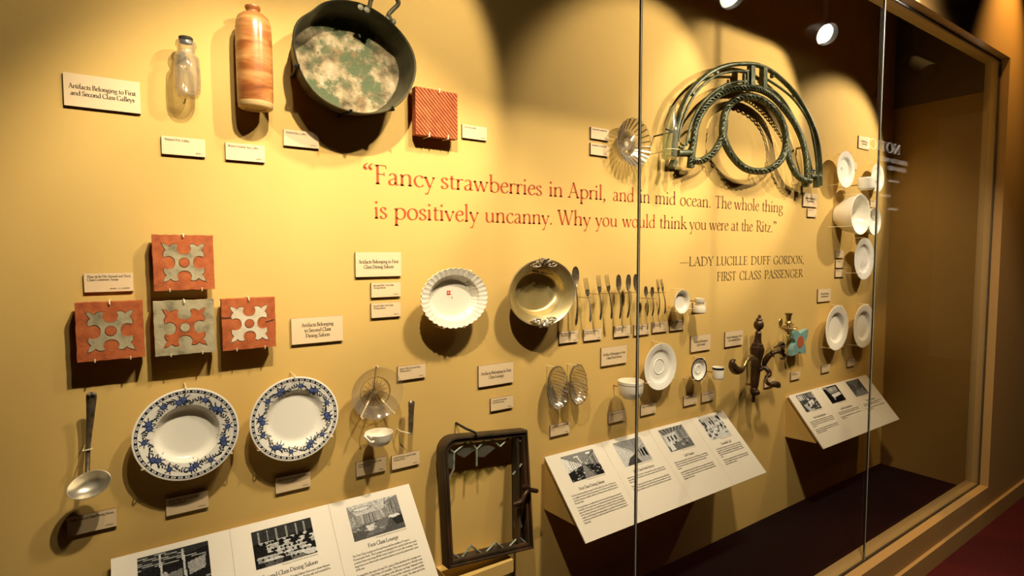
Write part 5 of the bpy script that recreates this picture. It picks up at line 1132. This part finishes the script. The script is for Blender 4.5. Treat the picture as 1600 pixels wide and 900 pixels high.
mb = MB(); A_, B_ = .0445, .0315
for e in (0, 1):
    mb.surf(40, 12, lambda i, j: Cb+u*(A_*j*math.cos(2*math.pi*i))+v*(B_*j*math.sin(2*math.pi*i))-nrm*(.027*(1-j**2.6)+e*.0016), True)
mb.tube([Cb+u*(A_*math.cos(R(a)))+v*(B_*math.sin(R(a))) for a in range(0, 360, 9)], .0014, 8, False, None, True); mb.build('ladle_bowl', M['silver'], t)
mb = MB(); m_ = P(137.5, 703, .045); mb.tube([(m_.x-.010, WY, m_.z), (m_.x-.010, m_.y-.004, m_.z), (m_.x+.010, m_.y-.004, m_.z+.003)], .0016, 6); mb.build('mounting_clip', M['clip'], t)
# knife handle
t = thing('knife_handle', 'short silver knife handle without its blade', 'knife', P(641, 680, 0))
pts = [P(643, 626.5, .04), P(642.8, 632, .04), P(642.5, 645, .04), P(642, 660, .04), P(641.3, 677, .04)]; sp = spline(pts, 4); n = len(sp)
mb = MB(); strip(mb, sp, interp([0, .08, .25, .6, 1], [.006, .0118, .0120, .0098, .0076], n), [.005]*n); mb.build('handle_body', M['tarnish'], t)
mb = MB(); [mb.lathe(P(x, y, .0445), [(r_, 0), (r_*.8, .0012), (0, .002)], 10, 'y') for x, y, r_ in ((642.5, 629.5, .006), (643, 650, .0016), (643, 653, .0012), (642, 668, .0015))]; mb.build('handle_scroll', M['silver'], t)
mb = MB(); strip(mb, [P(641.4, 675.5, .04), P(641.2, 678, .04), P(641.1, 679.5, .04)], [.0088, .0090, .006], [.006, .006, .003]); mb.build('bolster', M['silver'], t)
mb = MB(); e = P(640.5, 676, .04); mb.tube([(e.x-.030, WY, e.z+.008), (e.x-.030, WY-.03, e.z+.008), (e.x-.004, WY-.047, e.z)], .0017, 6); mb.build('mounting_clip', M['clip'], t)

# ------------------------------------------------------------------ bronze bench end
f2 = lambda x, y, o=.06: P(1040+x/4.285, 90+y/4.285, o)
t = thing('bench_end', 'large green bronze bench end of nested arches and a ring', 'bench part', f2(540, 800, 0))
def run(name, pts, r, o=.06, n=5, flat=None, closed=False, mat='bronze', rnd=10):
    mb = MB(); mb.tube(spline([f2(a, b, o) for a, b in pts], n, closed), r, rnd, True, flat, closed); return mb.build(name, M[mat], t)
outer_arc = [(52,705),(62,560),(80,440),(112,325),(165,225),(235,148),(320,88),(415,53),(520,42),(610,50),(700,88),(795,165),(880,262),(950,378),(1000,500),(1025,620),(1034,740),(1034,858)]
run('outer_rail', outer_arc, .011, .07, 5, (1, 1.3))
run('inner_rail', [(85,560),(100,470),(135,360),(185,262),(255,178),(345,118),(440,93),(545,92)], .0065, .065)
run('inner_rail', [(668,138),(770,205),(848,270),(918,360),(964,450),(990,560),(1008,680),(1014,790)], .0065, .065)
run('inner_rail', [(140,590),(150,520),(185,410),(245,305),(318,232),(400,182),(480,163),(545,160)], .0065, .065)
run('inner_rail', [(668,195),(735,232),(798,300),(858,400),(916,520),(955,650),(982,765)], .0065, .065)
arch = [(165,735),(180,610),(205,450),(255,345),(335,262),(430,212),(540,200),(640,215),(720,262),(800,350),(870,450),(920,570),(945,700),(948,845)]
ma = run('main_arch', arch, .019, .065, 6, (1.0, .9), rnd=12)
sp = spline([f2(a, b, .084) for a, b in arch], 8)
def rope(path, r, amp, pitch):
    mb = MB()
    for ph in (0, math.pi):
        pts = []
        for i, p in enumerate(path):
            tt = (path[min(i+1, len(path)-1)]-path[max(i-1, 0)]).normalized(); nn = tt.cross(Vector((0, -1, 0))).normalized(); w = math.sin(i*pitch+ph); pts.append(p+nn*(amp*w)+Vector((0, -.004*math.cos(i*pitch+ph), 0)))
        mb.tube(pts, r, 6)
    return mb
def dense(path, k):
    out = []
    for a, b in zip(path, path[1:]): out += [a+(b-a)*(j/k) for j in range(k)]
    return out+[path[-1]]
rope(dense(sp, 3), .0042, .0085, .62).build('rope_molding', M['bronze'], ma)
for pts in ([(575,58),(572,190)], [(657,72),(655,212)]):
    mb = MB(); a, b = f2(*pts[0], .07), f2(*pts[1], .07); mb.bar([a, b], .034, WY-.055, WY-.082); mb.build('upright_post', M['bronze'], t, False)
for a, b in (((545,92),(545,185)), ((525,110),(525,185)), ((530,92),(580,92)), ((530,160),(580,160))):
    mb = MB(); mb.bar([f2(*a, .065), f2(*b, .065)], .010, WY-.058, WY-.072); mb.build('cross_bar', M['bronze'], t, False)
ringp = [(395,560),(382,470),(400,365),(445,300),(515,266),(600,266),(690,312),(758,388),(798,490),(805,590),(775,680),(705,742),(622,762),(530,740),(450,665)]
rg = run('ring', ringp, .0185, .075, 6, (1, 1), True, rnd=12)
rp = [f2(a, b, .094) for a, b in ringp]; rp = spline(rp, 8, True); rope(dense(rp, 2), .0042, .0085, .6).build('rope_molding', M['bronze'], rg)
sc1 = [(185,690),(235,692),(300,655),(350,590),(385,510),(395,420)]; sc2 = [(800,520),(815,600),(830,690),(875,780),(925,820),(965,828)]
for s_ in (sc1, sc2):
    so = run('scroll', s_, .0175, .072, 6, None, False, rnd=12)
    rope(dense(spline([f2(a, b, .09) for a, b in s_], 8), 2), .0042, .008, .6).build('rope_molding', M['bronze'], so)
for a, b, r_ in (((78,640),(165,640), .017), ((970,795),(1036,795), .014)):
    mb = MB(); mb.tube([f2(*a, .07), f2(*b, .07)], r_, 14); mb.build('foot_sleeve', M['bronze'], t)
for pts in ([(100,575),(125,590),(115,605),(90,600)], [(975,752),(995,755),(990,770),(970,765)]): run('small_scroll', pts, .006, .08, 4)
for a, b in (((178,600),(168,735)), ((955,800),(938,862)), ((58,690),(40,735)), ((1010,780),(1008,870))):
    mb = MB(); mb.bar([f2(*a, .07), f2(*b, .07)], .020, WY-.055, WY-.085); mb.build('foot_spike', M['bronze'], t, False)
for a, o in (((330,103), .06), ((222,152), .06), ((170,243), .06), ((362,212), .06), ((228,332), .06), ((148,560), .06), ((705,125), .06), ((850,255), .06), ((970,455), .06)):
    mb = MB(); mb.lathe(f2(*a, .055), [(.012, 0), (.013, .012), (.008, .018), (0, .019)], 12, 'y'); mb.build('rail_stud', M['bronze'], t)
for a in ((540,200), (200,480), (930,600), (622,762)): q = f2(*a, .05); pin(t, q.x, q.z, .055, .006)

# ------------------------------------------------------------------ bronze sconce, loose candle socket
t = thing('wall_sconce', 'dark bronze wall sconce with curled broken arms', 'sconce', f3(240, 850, 0))
dpx = lambda x, y, o: ((f3(x, y, o)-Vector((0, 0, EYE))).dot(_fwd))/F/5.294
b_, t_ = f3(247, 845, .075), f3(302, 112, .075); d = t_-b_; L = d.length; k = dpx(270, 450, .075)
prof = [(0, 0), (12, .012), (15, .035), (10, .07), (14, .085), (24, .10), (30, .13), (31, .16), (26, .17), (32, .20), (36, .30), (38, .40), (42, .42), (38, .45), (44, .50), (52, .57), (56, .61), (50, .635), (44, .65), (46, .665), (34, .675), (27, .72), (24, .78), (28, .79), (22, .80), (14, .815)]
mb = MB(); mb.lathe(b_, [(r_*k, h*L) for r_, h in prof], 24, 'z', 1, 1, lambda th, r, kk: 1+.07*math.cos(6*th)*(1 if 9 < kk < 19 else .3), d); mb.build('sconce_stem', M['brown'], t)
mb = MB(); mb.lathe(b_, [(r_*k, h*L) for r_, h in [(12, .81), (18, .825), (34, .845), (40, .88), (34, .915), (26, .925), (22, .93), (27, .94), (20, .955), (10, .965), (13, .975), (10, .99), (0, 1.0)]], 20, 'z', 1, 1, lambda th, r, kk: 1+.06*math.cos(5*th), d); mb.build('finial', M['brown'], t)
def arm(name, pts, rad, mat='brown', n=5):
    sp = spline([f3(*a) for a in pts], n); m_ = len(sp); mb = MB(); mb.tube(sp, interp([i/(len(rad)-1) for i in range(len(rad))], [r_*k for r_ in rad], m_), 12); return mb.build(name, M[mat], t)
arm('curled_arm', [(262,490,.11),(225,468,.14),(195,490,.16),(178,530,.17),(165,555,.17)], [22, 24, 20, 14, 10], 'brass')
arm('leaf_cup', [(170,560,.17),(135,575,.17),(100,570,.17),(78,540,.17),(74,505,.17),(95,490,.17)], [12, 28, 36, 32, 20, 9])
arm('curled_arm', [(335,540,.10),(352,490,.12),(385,450,.14),(430,425,.15),(475,425,.15),(505,450,.15),(500,475,.15),(475,478,.15)], [16, 24, 22, 16, 16, 16, 12, 7])
arm('acanthus_leaf', [(420,390,.16),(450,372,.16),(480,352,.16),(500,362,.16),(490,395,.16),(500,420,.16)], [4, 9, 15, 12, 14, 12])
arm('acanthus_leaf', [(405,400,.15),(395,430,.15),(420,465,.15)], [3, 8, 4])
arm('curled_arm', [(305,575,.10),(335,552,.11),(370,575,.13),(382,610,.14),(358,630,.14),(352,655,.15)], [14, 18, 20, 18, 14, 12])
arm('broken_arm', [(352,645,.15),(362,675,.15),(390,698,.15)], [10, 17, 15], 'brass')
arm('broken_arm', [(388,695,.15),(420,690,.15),(448,695,.15),(466,712,.15)], [18, 26, 28, 12])
arm('side_knob', [(250,760,.085),(280,758,.10),(300,752,.11)], [20, 24, 14])
for a in ((268, 470), (255, 700)): q = f3(*a, .05); pin(t, q.x, q.z, .06, .006)
t = thing('candle_socket', 'loose brass candle socket with a drip pan, right of the sconce', 'candle holder', f3(540, 280, .12))
c_ = f3(537, 278, .12); k = dpx(537, 200, .12); sz = lambda y: f3(537, y, .12).z-c_.z
prof = [(0, 0), (7, .6), (10, 6), (8, 14), (20, 22), (36, 40), (68, 53), (74, 56), (70, 60), (40, 58), (14, 62), (10, 74), (18, 86), (28, 96), (26, 104), (18, 112), (19, 150), (24, 162), (30, 172), (30, 176), (22, 176), (18, 120), (0, 120)]
mb = MB(); mb.lathe(c_, [(r_*k, h*k) for r_, h in prof], 36, 'z'); mb.build('socket_body', M['brass'], t)
q = f3(474, 180, 0); mb = MB(); mb.lathe((q.x, WY, q.z), [(0, .004), (.016, .004), (.018, 0)], 24, 'y', 1, 1.5); a = f3(478, 210, .02)
mb.tube([(q.x+.01, WY-.002, f3(474, 215, 0).z), (q.x+.03, WY-.06, c_.z+56*k), (c_.x-40*k, c_.y, c_.z+52*k)], .005, 8); mb.build('mounting_bracket', M['pin'], t)

# ------------------------------------------------------------------ leaded window frame on its ledge
f5 = lambda x, y: (660+x/3.6, 650+y/3.6)
TL, TR, BR, BL = P(*f5(110, 124), .075), P(*f5(595, 79), .075), P(*f5(630, 748), .115), P(*f5(150, 866), .115)
bil = lambda s, v: TL*(1-s)*(1-v)+TR*s*(1-v)+BR*s*v+BL*(1-s)*v        # s to the right, v downwards
cW, cH = (TR-TL).length, (BL-TL).length
def fpath(ins, rad):
    """frame outline inset `ins` metres, upper left corner rounded"""
    s0, s1, v0, v1 = ins/cW, 1-ins/cW, ins/cH, 1-ins/cH; out = []
    r1, r2 = rad/cW, rad/cH
    for k in range(11):
        a = math.pi/2*k/10; out.append((s0+r1-r1*math.cos(a), v0+r2-r2*math.sin(a)))
    return out+[(s1, v0), (s1, v1), (s0, v1)]
fn = ((TR-TL).cross(BL-TL)).normalized(); fn = fn if fn.y < 0 else -fn
t = thing('leaded_window', 'dark wooden window frame with broken leaded panes', 'window frame', (BL+BR)/2)
def fring(name, lay, mat):
    """loops (inset, corner radius, depth in front of the frame face) swept into a closed moulding"""
    mb = MB(); loops = []
    for ins, rad, e in lay: loops.append([mb.vert(bil(*q)+fn*e) for q in fpath(ins, rad)])
    n = len(loops[0])
    for a, b in zip(loops, loops[1:]+loops[:1]):
        for i in range(n): mb.face((a[i], a[(i+1) % n], b[(i+1) % n], b[i]))
    return mb.build(name, M[mat], t, True, 30)
fring('outer_frame', [(0, .062, -.052), (0, .062, -.006), (.003, .060, 0), (.009, .055, .001), (.011, .053, -.004), (.011, .053, -.052)], 'wood')
fring('inner_sash', [(.0125, .052, -.048), (.0125, .052, -.010), (.015, .050, -.005), (.023, .044, -.006), (.026, .042, -.012), (.026, .042, -.048)], 'wood')
# the hinged leaf standing open along the right side
g5 = lambda x, y, e=-.010: (lambda r_: Vector((0, 0, EYE))+r_*(((TL+fn*e-Vector((0, 0, EYE))).dot(fn))/r_.dot(fn)))(ray(*f5(x, y)))
mb = MB()
a, b = [g5(x, y, -.046) for x, y in ((505,112),(512,700))], None
q0, q1 = g5(500, 118, -.045), g5(505, 690, -.045); w_ = Vector((.012, 0, 0))
for v1_, v2_ in ((q0, q1),):
    for k_ in range(1):
        p8 = [v1_, v1_+w_, v1_+w_+fn*.036, v1_+fn*.036, v2_, v2_+w_, v2_+w_+fn*.036, v2_+fn*.036]; i8 = [mb.vert(p) for p in p8]
        for q in ((0,3,2,1),(4,5,6,7),(0,1,5,4),(1,2,6,5),(2,3,7,6),(3,0,4,7)): mb.face([i8[k] for k in q])
q2, q3 = g5(572, 118, -.045), g5(590, 690, -.045)
i8 = [mb.vert(p) for p in (q0, q2, q2+fn*.006, q0+fn*.006, q1, q3, q3+fn*.006, q1+fn*.006)]
for q in ((0,3,2,1),(4,5,6,7),(0,1,5,4),(1,2,6,5),(2,3,7,6),(3,0,4,7)): mb.face([i8[k] for k in q])
mb.build('right_stile', M['wood'], t, False)
def came(pts, r=.0042, e=-.020, mat='came'):
    mb = MB(); mb.tube([g5(x, y, e) for x, y in pts], r, 6); mb.build('lead_came', M[mat], t)
for pts in ([(140,175),(178,207),(245,150)], [(178,207),(175,300)], [(268,140),(305,186),(350,140)], [(305,186),(305,282)], [(385,128),(437,172),(500,108)],
            [(160,765),(215,806),(272,726),(342,780),(410,712),(470,752),(540,680),(600,730)], [(508,330),(566,262)], [(525,120),(566,150)]): came(pts)
came([(175,300),(135,385)], .0035, -.018, 'silver')
def shard(pts, e=-.022):
    mb = MB(); a = [g5(x, y, e) for x, y in pts]; n = len(a); i1 = [mb.vert(p) for p in a]; i2 = [mb.vert(p-fn*.002) for p in a]
    mb.face(i1); mb.face(i2[::-1])
    for i in range(n): mb.face((i1[i], i2[i], i2[(i+1) % n], i1[(i+1) % n]))
    mb.build('glass_pane', M['green'], t, False)
for pts in ([(130,160),(178,207),(175,300),(140,290)], [(178,207),(245,150),(300,186),(235,235)], [(305,186),(350,150),(410,180),(345,232),(305,228)], [(160,765),(215,806),(272,726),(340,780),(335,815),(165,826)], [(342,780),(410,712),(470,752),(540,680),(600,730),(600,742),(345,812)], [(510,600),(550,575),(565,620),(530,655)]): shard(pts)
mb = MB(); sp = spline([g5(515, 497, .012), g5(540, 490, .020), g5(562, 475, .026), g5(575, 445, .026), g5(590, 422, .022), g5(600, 418, .016)], 4); mb.tube(sp, interp([0, .2, .6, 1], [.010, .011, .009, .008], len(sp)), 10); lt = mb.build('latch_handle', M['brown'], t)
mb = MB(); mb.tube([g5(565, 400, .004), g5(585, 400, .016), g5(605, 415, .018), g5(643, 421, .006)], [.010, .012, .009, .009], 10); mb.build('latch_plate', M['brown'], lt)
mb = MB(); mb.tube([(g5(243, 68, 0).x, WY, g5(243, 68, 0).z), g5(243, 70, -.004), g5(295, 92, .006), g5(310, 122, .006)], .0045, 8); mb.build('mounting_hook', M['steel'], t)
lo = min((bil(s, 1)+fn*e).z for s in (0, 1) for e in (-.052, 0))
a, b = P(703, 892, .11), P(800, 880, .11)
mb = MB(); mb.box((a.x, WY-.12, lo-.05), (b.x, WY, lo-.003))
o = mb.build('display_ledge', M['wall'], None, False); tag(o, 'short wall coloured ledge under the leaded window frame', 'shelf')
